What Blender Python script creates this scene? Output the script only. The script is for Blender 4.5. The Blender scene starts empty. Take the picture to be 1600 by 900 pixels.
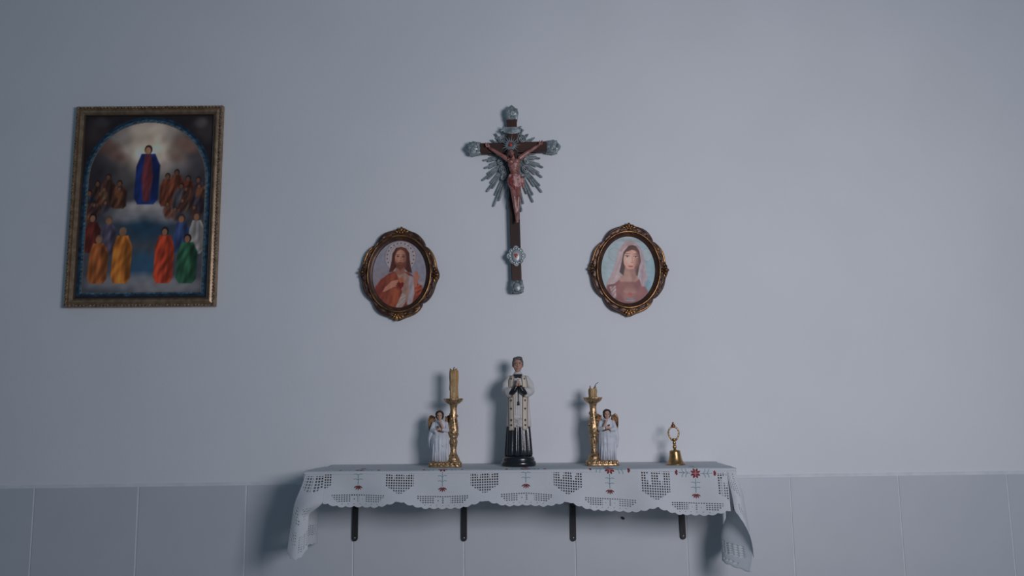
import bpy, bmesh, math, random
import numpy as np
from mathutils import Vector, Matrix, Euler
random.seed(7); np.random.seed(7)
sc = bpy.context.scene
C = sc.collection
PI = math.pi

# ------------------------------------------------------------------ camera
F = 1300.0; ZD = 2.28; ZC = 1.55
PITCH = math.atan(0.139); ROLL = math.radians(0.5)
fw = Vector((0, math.cos(PITCH), math.sin(PITCH)))
u0 = Vector((0, -math.sin(PITCH), math.cos(PITCH))); r0 = Vector((1, 0, 0))
up = u0*math.cos(ROLL) + r0*math.sin(ROLL)
rt = r0*math.cos(ROLL) - u0*math.sin(ROLL)
CAM = Vector((0, -ZD, ZC))
cd = bpy.data.cameras.new('camera'); cam = bpy.data.objects.new('camera', cd); C.objects.link(cam)
cd.sensor_width = 36.0; cd.lens = F/1600*36.0; cd.clip_start = 0.05
m = Matrix((rt, up, -fw)).transposed().to_4x4(); m.translation = CAM
cam.matrix_world = m
sc.camera = cam

def at(px, py, depth=0.0):
    """point of the photograph's pixel on the plane `depth` metres in front of the wall"""
    d = fw*F + rt*(px-800) + up*(450-py)
    t = (-depth - CAM.y)/d.y
    return CAM + d*t

# ------------------------------------------------------------------ world, light, exposure
w = bpy.data.worlds.new('world'); sc.world = w; w.use_nodes = True
bg = w.node_tree.nodes['Background']
bg.inputs[0].default_value = (0.48, 0.73, 1.0, 1); bg.inputs[1].default_value = 0.128
ld = bpy.data.lights.new('window_light', 'AREA'); ld.shape = 'RECTANGLE'
ld.size = 0.62; ld.size_y = 0.55; ld.energy = 20.8; ld.color = (0.95, 0.92, 1.0)
lo = bpy.data.objects.new('window_light', ld); C.objects.link(lo)
lo.location = (0.95, -2.1, ZC+0.32)
lo.rotation_euler = (Vector((-0.1, 0, ZC+0.15))-Vector(lo.location)).to_track_quat('-Z', 'Y').to_euler()
vs = sc.view_settings
sc.display_settings.display_device = 'sRGB'
vs.view_transform = 'Standard'; vs.look = 'None'; vs.gamma = 1.0; vs.exposure = 0.0
try: vs.use_curve_mapping = False
except Exception: pass

# ------------------------------------------------------------------ colour and material helpers
def s2l(c):
    c = np.asarray(c, float)/255.0
    return np.where(c <= 0.04045, c/12.92, ((c+0.055)/1.055)**2.4)
WALB = np.array([0.76, 0.78, 0.80])
WL, WM, WR = (119, 131, 146), (143, 149, 162), (152, 156, 168)
def A(r, g, b, W=WM, k=1.0):
    """surface colour of something seen as (r,g,b) where the white wall beside it is seen as W"""
    v = s2l((r, g, b))/s2l(W)*WALB*k
    return tuple(np.clip(v, 0.004, 0.95))

def mat(name, col, rough=0.6, metal=0.0, col2=None, scale=40, lo=0.4, hi=0.6, bump=0.0, bscale=None,
        coat=0.0, spec=0.5, trans=0.0, detail=4, stretch=None, pointy=None):
    M = bpy.data.materials.new(name); M.use_nodes = True
    nt = M.node_tree; N = nt.nodes; L = nt.links
    b = N['Principled BSDF']
    b.inputs['Base Color'].default_value = (*col, 1); b.inputs['Roughness'].default_value = rough
    b.inputs['Metallic'].default_value = metal; b.inputs['Coat Weight'].default_value = coat
    b.inputs['Coat Roughness'].default_value = 0.15
    b.inputs['Specular IOR Level'].default_value = spec
    tc = N.new('ShaderNodeTexCoord'); vec = tc.outputs['Object']
    if stretch:
        mp = N.new('ShaderNodeMapping'); mp.inputs['Scale'].default_value = stretch
        L.new(vec, mp.inputs['Vector']); vec = mp.outputs['Vector']
    fac = None
    if col2 is not None:
        n = N.new('ShaderNodeTexNoise'); n.inputs['Scale'].default_value = scale; n.inputs['Detail'].default_value = detail
        L.new(vec, n.inputs['Vector'])
        rp = N.new('ShaderNodeValToRGB'); rp.color_ramp.elements[0].position = lo; rp.color_ramp.elements[1].position = hi
        rp.color_ramp.elements[0].color = (*col, 1); rp.color_ramp.elements[1].color = (*col2, 1)
        L.new(n.outputs['Fac'], rp.inputs['Fac'])
        out = rp.outputs['Color']
        if pointy is not None:
            g = N.new('ShaderNodeNewGeometry'); r2 = N.new('ShaderNodeValToRGB')
            r2.color_ramp.elements[0].position = 0.49; r2.color_ramp.elements[1].position = 0.56
            L.new(g.outputs['Pointiness'], r2.inputs['Fac'])
            mx = N.new('ShaderNodeMix'); mx.data_type = 'RGBA'
            L.new(r2.outputs['Color'], mx.inputs['Factor']); L.new(out, mx.inputs['A']); mx.inputs['B'].default_value = (*pointy, 1)
            out = mx.outputs['Result']
        L.new(out, b.inputs['Base Color'])
    if bump:
        n2 = N.new('ShaderNodeTexNoise'); n2.inputs['Scale'].default_value = bscale or scale; n2.inputs['Detail'].default_value = 5
        L.new(vec, n2.inputs['Vector'])
        bp = N.new('ShaderNodeBump'); bp.inputs['Strength'].default_value = min(1, bump); bp.inputs['Distance'].default_value = 0.002
        L.new(n2.outputs['Fac'], bp.inputs['Height']); L.new(bp.outputs['Normal'], b.inputs['Normal'])
    if trans:
        t = N.new('ShaderNodeBsdfTranslucent'); t.inputs['Color'].default_value = (*col, 1)
        ms = N.new('ShaderNodeMixShader'); ms.inputs[0].default_value = trans
        o = N['Material Output']
        L.new(b.outputs[0], ms.inputs[1]); L.new(t.outputs[0], ms.inputs[2]); L.new(ms.outputs[0], o.inputs['Surface'])
    return M

def vmat(name, rough=0.35, spec=0.4):
    M = bpy.data.materials.new(name); M.use_nodes = True
    nt = M.node_tree; b = nt.nodes['Principled BSDF']
    a = nt.nodes.new('ShaderNodeVertexColor'); a.layer_name = 'print'
    nt.links.new(a.outputs['Color'], b.inputs['Base Color'])
    b.inputs['Roughness'].default_value = rough; b.inputs['Specular IOR Level'].default_value = spec
    return M

# ------------------------------------------------------------------ mesh helpers
def obj(name, verts, faces, material, parent=None, smooth=True, scale=1.0):
    me = bpy.data.meshes.new(name)
    me.from_pydata([tuple(Vector(v)*scale) for v in verts] if scale != 1.0 else [tuple(v) for v in verts], [], faces)
    me.validate()
    if material: me.materials.append(material)
    if smooth: me.polygons.foreach_set('use_smooth', [True]*len(me.polygons))
    o = bpy.data.objects.new(name, me); C.objects.link(o)
    if parent: o.parent = parent
    return o

def fromb(name, bm, material, parent=None, smooth=True, scale=1.0, normals=True):
    if scale != 1.0: bmesh.ops.scale(bm, vec=(scale,)*3, verts=bm.verts)
    if normals: bmesh.ops.recalc_face_normals(bm, faces=bm.faces)
    me = bpy.data.meshes.new(name); bm.to_mesh(me); bm.free()
    if material: me.materials.append(material)
    if smooth: me.polygons.foreach_set('use_smooth', [True]*len(me.polygons))
    o = bpy.data.objects.new(name, me); C.objects.link(o)
    if parent: o.parent = parent
    return o

def tag(o, label=None, cat=None, group=None, kind=None):
    if label: o['label'] = label
    if cat: o['category'] = cat
    if group: o['group'] = group
    if kind: o['kind'] = kind
    return o

def empty(name, loc, rot=(0, 0, 0)):
    o = bpy.data.objects.new(name, None); C.objects.link(o)
    o.empty_display_size = 0.05; o.location = loc; o.rotation_euler = rot
    return o

def sharp(o, ang=40):
    me = o.data
    bm = bmesh.new(); bm.from_mesh(me)
    for e in bm.edges:
        if len(e.link_faces) == 2 and e.calc_face_angle(0) > math.radians(ang): e.smooth = False
    bm.to_mesh(me); bm.free()
    return o

def box(bm, c, s, bev=0.0, rot=None, seg=2):
    r = bmesh.ops.create_cube(bm, size=1.0)
    vs_ = r['verts']
    bmesh.ops.scale(bm, vec=s, verts=vs_)
    if bev:
        es = list({e for v in vs_ for e in v.link_edges})
        rr = bmesh.ops.bevel(bm, geom=es, offset=bev, segments=seg, affect='EDGES', profile=0.5)
        vs_ = list({v for f in rr['faces'] for v in f.verts} | {v for v in vs_ if v.is_valid})
    if rot is not None: bmesh.ops.rotate(bm, cent=(0, 0, 0), matrix=rot, verts=vs_)
    bmesh.ops.translate(bm, vec=c, verts=vs_)
    return vs_

def loft(bm, rings, cap=True, closed=True):
    rs = [[bm.verts.new(p) for p in r] for r in rings]
    n = len(rs[0])
    for a, b in zip(rs[:-1], rs[1:]):
        for i in range(n if closed else n-1):
            j = (i+1) % n
            bm.faces.new((a[i], a[j], b[j], b[i]))
    if cap and closed:
        bm.faces.new(list(reversed(rs[0]))); bm.faces.new(rs[-1])
    return rs

def lathe(bm, prof, n=32, c=(0, 0, 0), sx=1.0, sy=1.0, rip=None):
    """prof: (radius, z) list; rip(theta, z) multiplies the radius"""
    rings = []
    for r, z in prof:
        rings.append([(c[0]+sx*r*(rip(2*PI*i/n, z) if rip else 1)*math.cos(2*PI*i/n),
                       c[1]+sy*r*(rip(2*PI*i/n, z) if rip else 1)*math.sin(2*PI*i/n), c[2]+z) for i in range(n)])
    loft(bm, rings)

def tube(bm, pts, rad, n=8, cap=True, closed=False):
    P = [Vector(p) for p in pts]; R = rad if hasattr(rad, '__len__') else [rad]*len(P)
    rings = []; prev = None
    for i, p in enumerate(P):
        if closed: t = P[(i+1) % len(P)]-P[i-1]
        else: t = P[min(i+1, len(P)-1)]-P[max(i-1, 0)]
        t.normalize()
        if prev is None:
            a = Vector((0, 1, 0)) if abs(t.y) < 0.9 else Vector((1, 0, 0))
            x = t.cross(a).normalized()
        else:
            x = (prev - t*prev.dot(t)).normalized()
        prev = x; y = t.cross(x)
        rings.append([p+(x*math.cos(2*PI*k/n)+y*math.sin(2*PI*k/n))*R[i] for k in range(n)])
    if closed:
        rings.append(rings[0])
        rs = [[bm.verts.new(q) for q in r] for r in rings[:-1]]; rs.append(rs[0])
        for a, b in zip(rs[:-1], rs[1:]):
            for k in range(n): bm.faces.new((a[k], a[(k+1) % n], b[(k+1) % n], b[k]))
    else:
        loft(bm, rings, cap)

def ell(bm, c, r, rot=None, sub=2):
    q = bmesh.ops.create_icosphere(bm, subdivisions=sub, radius=1.0)['verts']
    bmesh.ops.scale(bm, vec=r if hasattr(r, '__len__') else (r, r, r), verts=q)
    if rot is not None: bmesh.ops.rotate(bm, cent=(0, 0, 0), matrix=Euler(rot).to_matrix(), verts=q)
    bmesh.ops.translate(bm, vec=c, verts=q)

def capsule(bm, a, b, ra, rb):
    a = Vector(a); b = Vector(b); n = max(3, int((b-a).length/(0.35*min(ra, rb)))+1)
    n = min(n, 24)
    for i in range(n):
        t = i/(n-1); ell(bm, a.lerp(b, t), ra+(rb-ra)*t, sub=2)

def chain(bm, pts):
    for p, q in zip(pts[:-1], pts[1:]): capsule(bm, p[:3], q[:3], p[3], q[3])

def blob(name, bm, material, parent, vox, smooth=4, scale=1.0, factor=0.5):
    """melt overlapping volumes into one continuous skin"""
    o = fromb(name, bm, material, None, True, scale)
    md = o.modifiers.new('r', 'REMESH'); md.mode = 'VOXEL'; md.voxel_size = vox; md.use_smooth_shade = True
    if smooth:
        s = o.modifiers.new('s', 'SMOOTH'); s.iterations = smooth; s.factor = factor
    dg = bpy.context.evaluated_depsgraph_get(); dg.update()
    me = bpy.data.meshes.new_from_object(o.evaluated_get(dg))
    o.modifiers.clear(); old = o.data; o.data = me; me.name = name; bpy.data.meshes.remove(old)
    me.materials.clear(); me.materials.append(material)
    me.polygons.foreach_set('use_smooth', [True]*len(me.polygons))
    if parent: o.parent = parent
    return o

def prism(bm, pts, y0, y1, bev=0.0):
    """polygon in x,z extruded from y0 (back) to y1 (front, smaller y); bev chamfers the front edge"""
    n = len(pts)
    cx = sum(p[0] for p in pts)/n; cz = sum(p[1] for p in pts)/n
    def ins(p, d):
        v = Vector((p[0]-cx, p[1]-cz)); l = v.length
        v = v*max(0.0, (l-d)/l) if l > 1e-9 else v
        return (cx+v.x, cz+v.y)
    rings = [[(x, y0, z) for x, z in pts]]
    if bev:
        rings.append([(x, y1+bev, z) for x, z in pts]); rings.append([(*[ins(p, bev)[0]], y1, ins(p, bev)[1]) for p in pts])
    else: rings.append([(x, y1, z) for x, z in pts])
    loft(bm, rings)

# ------------------------------------------------------------------ materials
M_wall = mat('wall_paint', tuple(WALB), 0.75, col2=tuple(WALB*0.97), scale=3, bump=0.12, bscale=180, spec=0.25)
M_tile = mat('tile_glaze', (0.56, 0.59, 0.62), 0.58, col2=(0.54, 0.57, 0.605), scale=6, coat=0.0, spec=1.0)
M_grout = mat('grout', (0.73, 0.75, 0.77), 0.85, col2=(0.66, 0.69, 0.71), scale=25, spec=0.2)
M_floor = mat('floor_tile', (0.35, 0.34, 0.33), 0.4, col2=(0.3, 0.3, 0.3), scale=5)
M_shelf = mat('shelf_wood', (0.16, 0.075, 0.045), 0.5, col2=(0.10, 0.045, 0.03), scale=20, stretch=(1, 8, 8))
M_iron = mat('black_iron', (0.022, 0.02, 0.022), 0.45, spec=0.5, bump=0.1, bscale=300)
M_steel = mat('screw_steel', (0.35, 0.35, 0.36), 0.35, 0.9)
M_cloth = mat('cloth_cotton', (0.82, 0.85, 0.87), 0.9, col2=(0.77, 0.80, 0.83), scale=500, bump=0.25, bscale=900, spec=0.15, trans=0.36)
M_red = mat('thread_red', (0.25, 0.05, 0.055), 0.8, col2=(0.15, 0.03, 0.035), scale=300, spec=0.2)
M_pink = mat('thread_pink', (0.55, 0.20, 0.22), 0.8, spec=0.2)
M_teal = mat('thread_teal', (0.22, 0.36, 0.40), 0.8, spec=0.2)
M_gold = mat('antique_gold', (0.52, 0.345, 0.185), 0.36, 0.78, col2=(0.12, 0.065, 0.035), scale=190, lo=0.5, hi=0.66, bump=0.35, bscale=260)
M_brass = mat('brass', (0.47, 0.29, 0.12), 0.30, 0.9, col2=(0.33, 0.19, 0.08), scale=90, lo=0.45, hi=0.65, bump=0.04, bscale=300)
M_bronze = mat('bronze_brown', (0.062, 0.030, 0.021), 0.40, 0.3, col2=(0.14, 0.062, 0.026), scale=55, lo=0.5, hi=0.72, bump=0.12, bscale=120, spec=0.5)
M_rim = mat('rubbed_gold', (0.50, 0.265, 0.10), 0.33, 0.8, col2=(0.13, 0.055, 0.025), scale=28, lo=0.45, hi=0.62, bump=0.2, bscale=160)
M_frame = mat('frame_gilt', (0.36, 0.25, 0.155), 0.38, 0.5, col2=(0.25, 0.165, 0.10), scale=60, bump=0.1, bscale=300)
M_rope = mat('frame_rope_gilt', (0.40, 0.28, 0.18), 0.42, 0.5, col2=(0.08, 0.05, 0.035), scale=260, lo=0.45, hi=0.58)
M_liner = mat('frame_liner', (0.05, 0.032, 0.025), 0.5)
M_pewter = mat('pewter', (0.36, 0.41, 0.42), 0.42, 0.4, col2=(0.20, 0.235, 0.245), scale=90, lo=0.42, hi=0.62, bump=0.12, bscale=200)
M_pewd = mat('pewter_dark', (0.15, 0.175, 0.185), 0.5, 0.4, col2=(0.09, 0.11, 0.12), scale=140, bump=0.2, bscale=260)
M_cross = mat('cross_wood', (0.036, 0.019, 0.015), 0.5, col2=(0.065, 0.027, 0.019), scale=30, stretch=(1, 1, 0.15), spec=0.35)
M_crossh = mat('cross_wood_cross_grain', (0.036, 0.019, 0.015), 0.5, col2=(0.065, 0.027, 0.019), scale=30, stretch=(0.15, 1, 1), spec=0.35)
M_flesh = mat('corpus_flesh', (0.35, 0.15, 0.125), 0.42, col2=(0.20, 0.06, 0.05), scale=70, lo=0.42, hi=0.66, bump=0.1, bscale=200, coat=0.2)
M_blood = mat('loincloth_red_white', (0.27, 0.05, 0.045), 0.5, col2=(0.55, 0.34, 0.31), scale=75, lo=0.47, hi=0.6)
M_dhair = mat('dark_hair', (0.028, 0.016, 0.012), 0.5, bump=0.5, bscale=300)
M_redg = mat('red_enamel', (0.45, 0.04, 0.03), 0.25, coat=0.5)
M_nail = mat('nail_metal', (0.4, 0.36, 0.33), 0.35, 0.8)
M_skin = mat('statue_skin', (0.50, 0.29, 0.20), 0.5, col2=(0.44, 0.24, 0.17), scale=60)
M_askin = mat('angel_skin', (0.58, 0.36, 0.27), 0.5, col2=(0.50, 0.29, 0.21), scale=60)
M_white = mat('painted_white', (0.68, 0.68, 0.68), 0.55, col2=(0.62, 0.62, 0.62), scale=50, bump=0.1, bscale=150)
M_cream = mat('painted_cream', (0.60, 0.54, 0.46), 0.55, col2=(0.56, 0.50, 0.42), scale=50)
M_lace = mat('painted_lace', (0.56, 0.55, 0.54), 0.6, col2=(0.28, 0.26, 0.25), scale=420, lo=0.45, hi=0.55)
M_ochre = mat('painted_gold_line', (0.30, 0.21, 0.11), 0.45, 0.3)
M_black = mat('gloss_black', (0.010, 0.012, 0.016), 0.22, coat=0.5, bump=0.05, bscale=100)
M_dark = mat('dark_paint', (0.03, 0.022, 0.02), 0.5)
M_ghair = mat('grey_hair', (0.10, 0.095, 0.095), 0.55, col2=(0.055, 0.05, 0.05), scale=120, stretch=(1, 0.3, 1), bump=0.3, bscale=200)
M_lip = mat('lip_paint', (0.32, 0.10, 0.08), 0.5)
M_robe = mat('angel_robe', (0.62, 0.64, 0.68), 0.55, col2=(0.55, 0.57, 0.62), scale=60, bump=0.15, bscale=150)
M_wing = mat('angel_wing_gold', (0.27, 0.145, 0.055), 0.4, 0.55, col2=(0.10, 0.045, 0.022), scale=90, lo=0.42, hi=0.62, bump=0.3, bscale=200)
M_wax = mat('candle_wax', (0.47, 0.31, 0.15), 0.5, col2=(0.38, 0.22, 0.085), scale=45, trans=0.0, bump=0.15, bscale=90)
M_wax2 = mat('candle_wax_drip', (0.45, 0.24, 0.07), 0.45, bump=0.15, bscale=90)
M_wick = mat('wick', (0.03, 0.028, 0.026), 0.9)
M_print = vmat('painting_print', 0.32, 0.35); M_oprint = vmat('oval_print', 0.45, 0.3)

# ------------------------------------------------------------------ the wall
ZT = at(800, 751).z                                   # top of the tiled dado
SL = math.radians(0.32)                               # the tile course runs up slightly to the right
XW = 2.6
def box_obj(name, lo_, hi_, material, parent=None, bev=0.0, smooth=False):
    bm = bmesh.new()
    c = [(a+b)/2 for a, b in zip(lo_, hi_)]; s = [b-a for a, b in zip(lo_, hi_)]
    box(bm, c, s, bev); return fromb(name, bm, material, parent, smooth)
wall = box_obj('wall_back', (-XW, 0, 0), (XW, 0.12, 2.9), M_wall); tag(wall, 'white painted wall above grey tiles', kind='structure')
floor = box_obj('floor', (-XW, -3.6, -0.05), (XW, 0.12, 0), M_floor); tag(floor, 'grey floor', kind='structure')
# grout bed and sloping white edge above the tiles
bm = bmesh.new()
def zt(x): return ZT + math.tan(SL)*x
rings = []
for x in (-XW, XW):
    z = zt(x)
    rings.append([(x, 0.001, 0.0), (x, -0.0035, 0.0), (x, -0.0035, z), (x, -0.0032, z+0.0035), (x, 0.0005, z+0.0075), (x, 0.001, z+0.0075)])
loft(bm, rings)
fromb('grout_bed', bm, M_grout, wall, False)
joints = [57, 219, 387, 554, 725, 897, 1070, 1234, 1403, 1573]
xs = [at(p, 758).x for p in joints]
while xs[0] > -XW+0.3: xs.insert(0, xs[0]-0.296)
while xs[-1] < XW-0.3: xs.append(xs[-1]+0.296)
rows = 3; TH = (ZT-0.02)/rows
for r in range(rows):
    for a, b in zip(xs[:-1], xs[1:]):
        g = 0.0016
        wd = b-a-2*g; ht = TH-2*g
        bm = bmesh.new()
        y1 = -0.0050-0.0006*random.random()
        pts = [(-wd/2, -ht/2), (wd/2, -ht/2), (wd/2, ht/2), (-wd/2, ht/2)]
        c_ = 0.0011
        loft(bm, [[(x, 0.0, z) for x, z in pts], [(x, y1+0.0009, z) for x, z in pts],
                  [(x-math.copysign(c_, x), y1, z-math.copysign(c_, z)) for x, z in pts]])
        o = fromb('tile', bm, M_tile, wall, False)
        xm = (a+b)/2
        o.location = (xm, 0, zt(xm)-TH*(r+0.5)); o.rotation_euler = (0, -SL, 0)

# ------------------------------------------------------------------ shelf and brackets
D = 0.200                                             # depth of the draped front edge
ZS = at(811, 725).z                                   # top of the cloth at the wall
XL, XR = -0.515, 0.545
SH = 0.022
shelf = box_obj('shelf', (XL+0.030, -D+0.008, ZS-0.004-SH), (XR-0.010, -0.002, ZS-0.004), M_shelf, None, 0.002)
tag(shelf, 'brown wooden wall shelf hidden under the lace cloth', 'shelf')
zu = ZS-0.004-SH
blab = ['black iron shelf bracket at the far left under the cloth',
        'black iron shelf bracket below the tall candle, second from the left',
        'black iron shelf bracket below the short candle, third from the left',
        'black iron shelf bracket at the far right, below the brass bell']
for i, (bx, by, tilt) in enumerate(((554, 846, 0), (725, 846, 0), (896, 846, 0), (1068, 843, -1.5))):
    p = at(bx, by, 0.012); p.z = max(p.z, 0)
    zb = p.z; hgt = zu-zb
    e = empty('shelf_bracket', (p.x, -0.0058, zb), (0, math.radians(tilt), 0))
    tag(e, blab[i], 'bracket', 'iron brackets under the shelf')
    hw = 0.0077
    bm = bmesh.new()
    pts = [(hw*math.cos(a), hw+hw*math.sin(a)) for a in np.linspace(PI, 2*PI, 13)] + [(hw, hgt), (-hw, hgt)]
    prism(bm, pts, 0.0, -0.006, 0.0012)
    leg = fromb('wall_leg', bm, M_iron, e, False)
    bm = bmesh.new(); box(bm, (0, -0.095, hgt-0.0031), (2*hw, 0.178, 0.006), 0.001)
    fromb('shelf_arm', bm, M_iron, e, False)
    bm = bmesh.new()
    tube(bm, [(0, -0.004, hgt*0.52), (0, -0.022, hgt*0.58), (0, -0.055, hgt*0.75), (0, -0.085, hgt-0.008)], [0.0055, 0.005, 0.005, 0.005], 8)
    fromb('brace', bm, M_iron, e)
    for nm, zz in (('screw', 0.009), ('screw', hgt*0.42)):
        if zz > 0.02 and i != 3: continue
        bm = bmesh.new(); ell(bm, (0, -0.0065, zz), (0.0028, 0.0016, 0.0028)); fromb(nm, bm, M_steel, e)

# small dark nail in the tile under the shelf
p = at(973, 809, 0.006)
e = empty('nail', (p.x, -0.0056, p.z), (0, 0.6, 0))
bm = bmesh.new(); lathe(bm, [(0.0012, 0), (0.0013, 0.004), (0.0036, 0.0045), (0.0038, 0.006), (0.003, 0.0068)], 12)
bmesh.ops.rotate(bm, cent=(0, 0, 0), matrix=Matrix.Rotation(PI/2, 3, 'X'), verts=bm.verts)
bmesh.ops.scale(bm, vec=(1.4, 1, 0.8), verts=bm.verts)
fromb('nail_head', bm, M_dark, e)
tag(e, 'tiny dark nail head in the tiles below the shelf', 'nail')

# ------------------------------------------------------------------ the tablecloth
RF = 0.007
PX = [-0.380, -0.174, 0.030, 0.235, 0.445]            # centres of the embroidered panels
HB = [0.086, 0.092, 0.085, 0.101, 0.113]              # hang of the hem below the fold there
IX = [-0.480, -0.279, -0.071, 0.1315, 0.3455, 0.531]  # centres of the crochet inserts
def Hb(x): return float(np.interp(x, PX, HB))
def lobe(x):
    d = min(abs(x-c) for c in IX)
    return 0.016*max(0.0, 1-d/0.062)**1.3
def scal(x, per=0.0205): return 0.0035*(1-abs(math.sin(PI*x/per)))
def yflare(x, h):
    d = min(abs(x-c) for c in IX)/0.1
    return 0.10*h + 0.10*h*math.cos(PI*min(d, 1)) + 0.0025*math.sin(37*x+1.3)*min(1, h/0.03)
def pos(x, q):
    """q = distance along the cloth from the start of the front fold (negative: on the shelf top)"""
    aq = PI*RF/2
    if q < 0: return Vector((x, -(D-RF)-q, ZS))
    if q < aq: return Vector((x, -(D-RF)-RF*math.sin(q/RF), ZS-RF*(1-math.cos(q/RF))))
    h = q-aq
    return Vector((x, -D-yflare(x, h), ZS-RF-h))
def posp(x, p, off=0.0):
    """p = distance above the hem line, following the cloth"""
    h = Hb(x)-p-RF
    q = h+PI*RF/2
    a = pos(x, q)
    if off:
        n = Vector((0, -1, 0)) if q > PI*RF/2 else (Vector((0, 0, 1)) if q < 0 else Vector((0, -math.sin(q/RF), math.cos(q/RF))))
        a = a+n*off
    return a
V = []; FC = []
def grid(fn, nu, nv, hole=None):
    base = len(V)
    for j in range(nv+1):
        for i in range(nu+1): V.append(tuple(fn(i, j)))
    for j in range(nv):
        for i in range(nu):
            if hole and hole(i, j): continue
            a = base+j*(nu+1)+i
            q = (a, a+1, a+nu+2, a+nu+1)
            FC.append(q)
CE = 0.0012
XF0, XF1 = -0.463, 0.523
# top with front fold
def xl_at(y): return -0.488 + (XL+0.488)*min(1, -y/0.16)
def xr_at(y): return 0.548 + 0.0*y
nt_ = 34
def ftop(i, j):
    if j <= 26: q = -(D-RF-0.002)*(1-j/26)
    else: q = PI*RF/2*(j-26)/8
    a = pos(0, q)
    x = xl_at(a.y)+(XR-xl_at(a.y))*i/180
    a.x = x
    a.z += 0.0012*math.sin(23*x+9*a.y)*math.sin(31*a.y)
    if j < 2: a.z += 0.002*(2-j)/2
    return a
grid(ftop, 180, nt_)
# front panel: rows follow the hem
nxf = int((XF1-XF0)/CE); prow = 98
def pat_hole(x, p, i, j):
    for c in IX:
        dx = abs(x-c)
        if dx < 0.0345:
            pmin = 0.036+max(0, dx-0.006)*0.62
            if p > pmin and p < 0.101:
                if p > 0.079 and 0.009 < dx < 0.021 and p < 0.095: return False
                if p > 0.068 and 0.012 < dx < 0.017: return False
                return (i % 5 in (1, 2, 3)) and (j % 5 in (1, 2, 3))
    for c in PX:
        dx = abs(x-c)
        if dx < 0.064 and 0.0135 < p < 0.0315:
            if dx > 0.05 and p < 0.0135+(dx-0.05)*0.9: return False
            if dx < 0.019:
                if not (p > 0.0285 or dx < 0.0022 or (0.009 < dx < 0.0115 and 0.017 < p < 0.021)): return False
            return (i % 5 in (0, 1, 2)) and (j % 4 in (0, 1))
        if dx < 0.05 and 0.0075 < p < 0.0095: return (i % 12 in (0, 1))
    return False
def pe(x): return lobe(x)+scal(x)
def ffront(i, j):
    x = XF0+CE*i
    p = max(pe(x), 0.117-CE*j)
    h = max(0.0, Hb(x)-p-RF)
    return pos(x, h+PI*RF/2)
def hfront(i, j):
    x = XF0+CE*(i+0.5); p = 0.117-CE*(j+0.5)
    if p < pe(x): return p < pe(x)-CE
    if Hb(x)-p-RF < -CE: return True
    if p < pe(x)+0.004: return False
    return pat_hole(x, p, i, j)
grid(ffront, nxf, prow, hfront)
def sm(t, a, b):
    t = min(1, max(0, (t-a)/(b-a))); return t*t*(3-2*t)
# --- left corner: front fold hanging outwards, then the end hanging along the shelf end
def CL(d): return XL+0.004-0.016*sm(d, 0, 0.08)-0.115*d
def EL(d): return -0.4625-0.036*sm(d, 0.062, 0.10)
LL = lambda u: 0.178+0.022*math.sin(PI*min(1, u*1.05))**0.7
def dhole(i, j, a=4): return (i % a in (1, 2)) and (j % a in (1, 2))
NU, ND = 36, 140
def fleft(i, j):
    u = i/NU; d = (LL(u)-0.004*abs(math.sin(u*4*PI)))*j/ND
    x = CL(d)+(EL(d)-CL(d))*u
    bul = 0.012*math.sin(PI*u)*sm(d, 0.0, 0.08)
    y = -D-(yflare(XF0, d)*u*(1-sm(d, 0.06, 0.1)))-bul-0.02*d*(1-u)-0.03*d
    return Vector((x, y, ZS-RF-d))
def hleft(i, j):
    d = LL(0.5)*j/ND; u = i/NU
    if 0.003 < d < 0.044-0.01*abs(u-0.5)*2 and 0.06 < u < 0.97: return (i % 5 in (1, 2, 3)) and (j % 5 in (1, 2, 3)) and not (0.45 < u < 0.55)
    if 0.080 < d < 0.120 and 0.12 < u < 0.85 and (j-2*i) % 40 < 24: return (i % 5 in (1, 2, 3)) and (j % 5 in (1, 2))
    if 0.138 < d < 0.172 and 0.05 < u < 0.45: return (i % 4 in (1, 2)) and (j % 5 in (1, 2))
    if 0.148 < d < 0.186 and 0.52 < u < 0.95: return (i % 4 in (1, 2)) and (j % 4 in (1, 2))
    return False
grid(fleft, NU, ND, hleft)
def fls(i, j):
    u = i/40; L_ = 0.172+0.016*u+0.003*abs(math.sin(u*9*PI)); d = L_*j/70
    y0 = -D-0.05*d; y1 = -0.022
    y = y0+(y1-y0)*u
    xt = xl_at(y)
    xw = -0.520+0.006*math.sin(u*9)*sm(d, 0, 0.1)
    xf = CL(d)
    x = xf+(xw-xf)*sm(u, 0, 0.45)
    x = xt+(x-xt)*sm(d, -0.012, 0.02)
    return Vector((x, y, ZS-RF*sm(d, 0, 0.006)-d))
def hls(i, j):
    u = i/40
    return 0.3 < u < 0.9 and 50 < j < 62 and (i % 2 == 0) and (j % 2 == 0)
grid(fls, 40, 70, hls)
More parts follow.
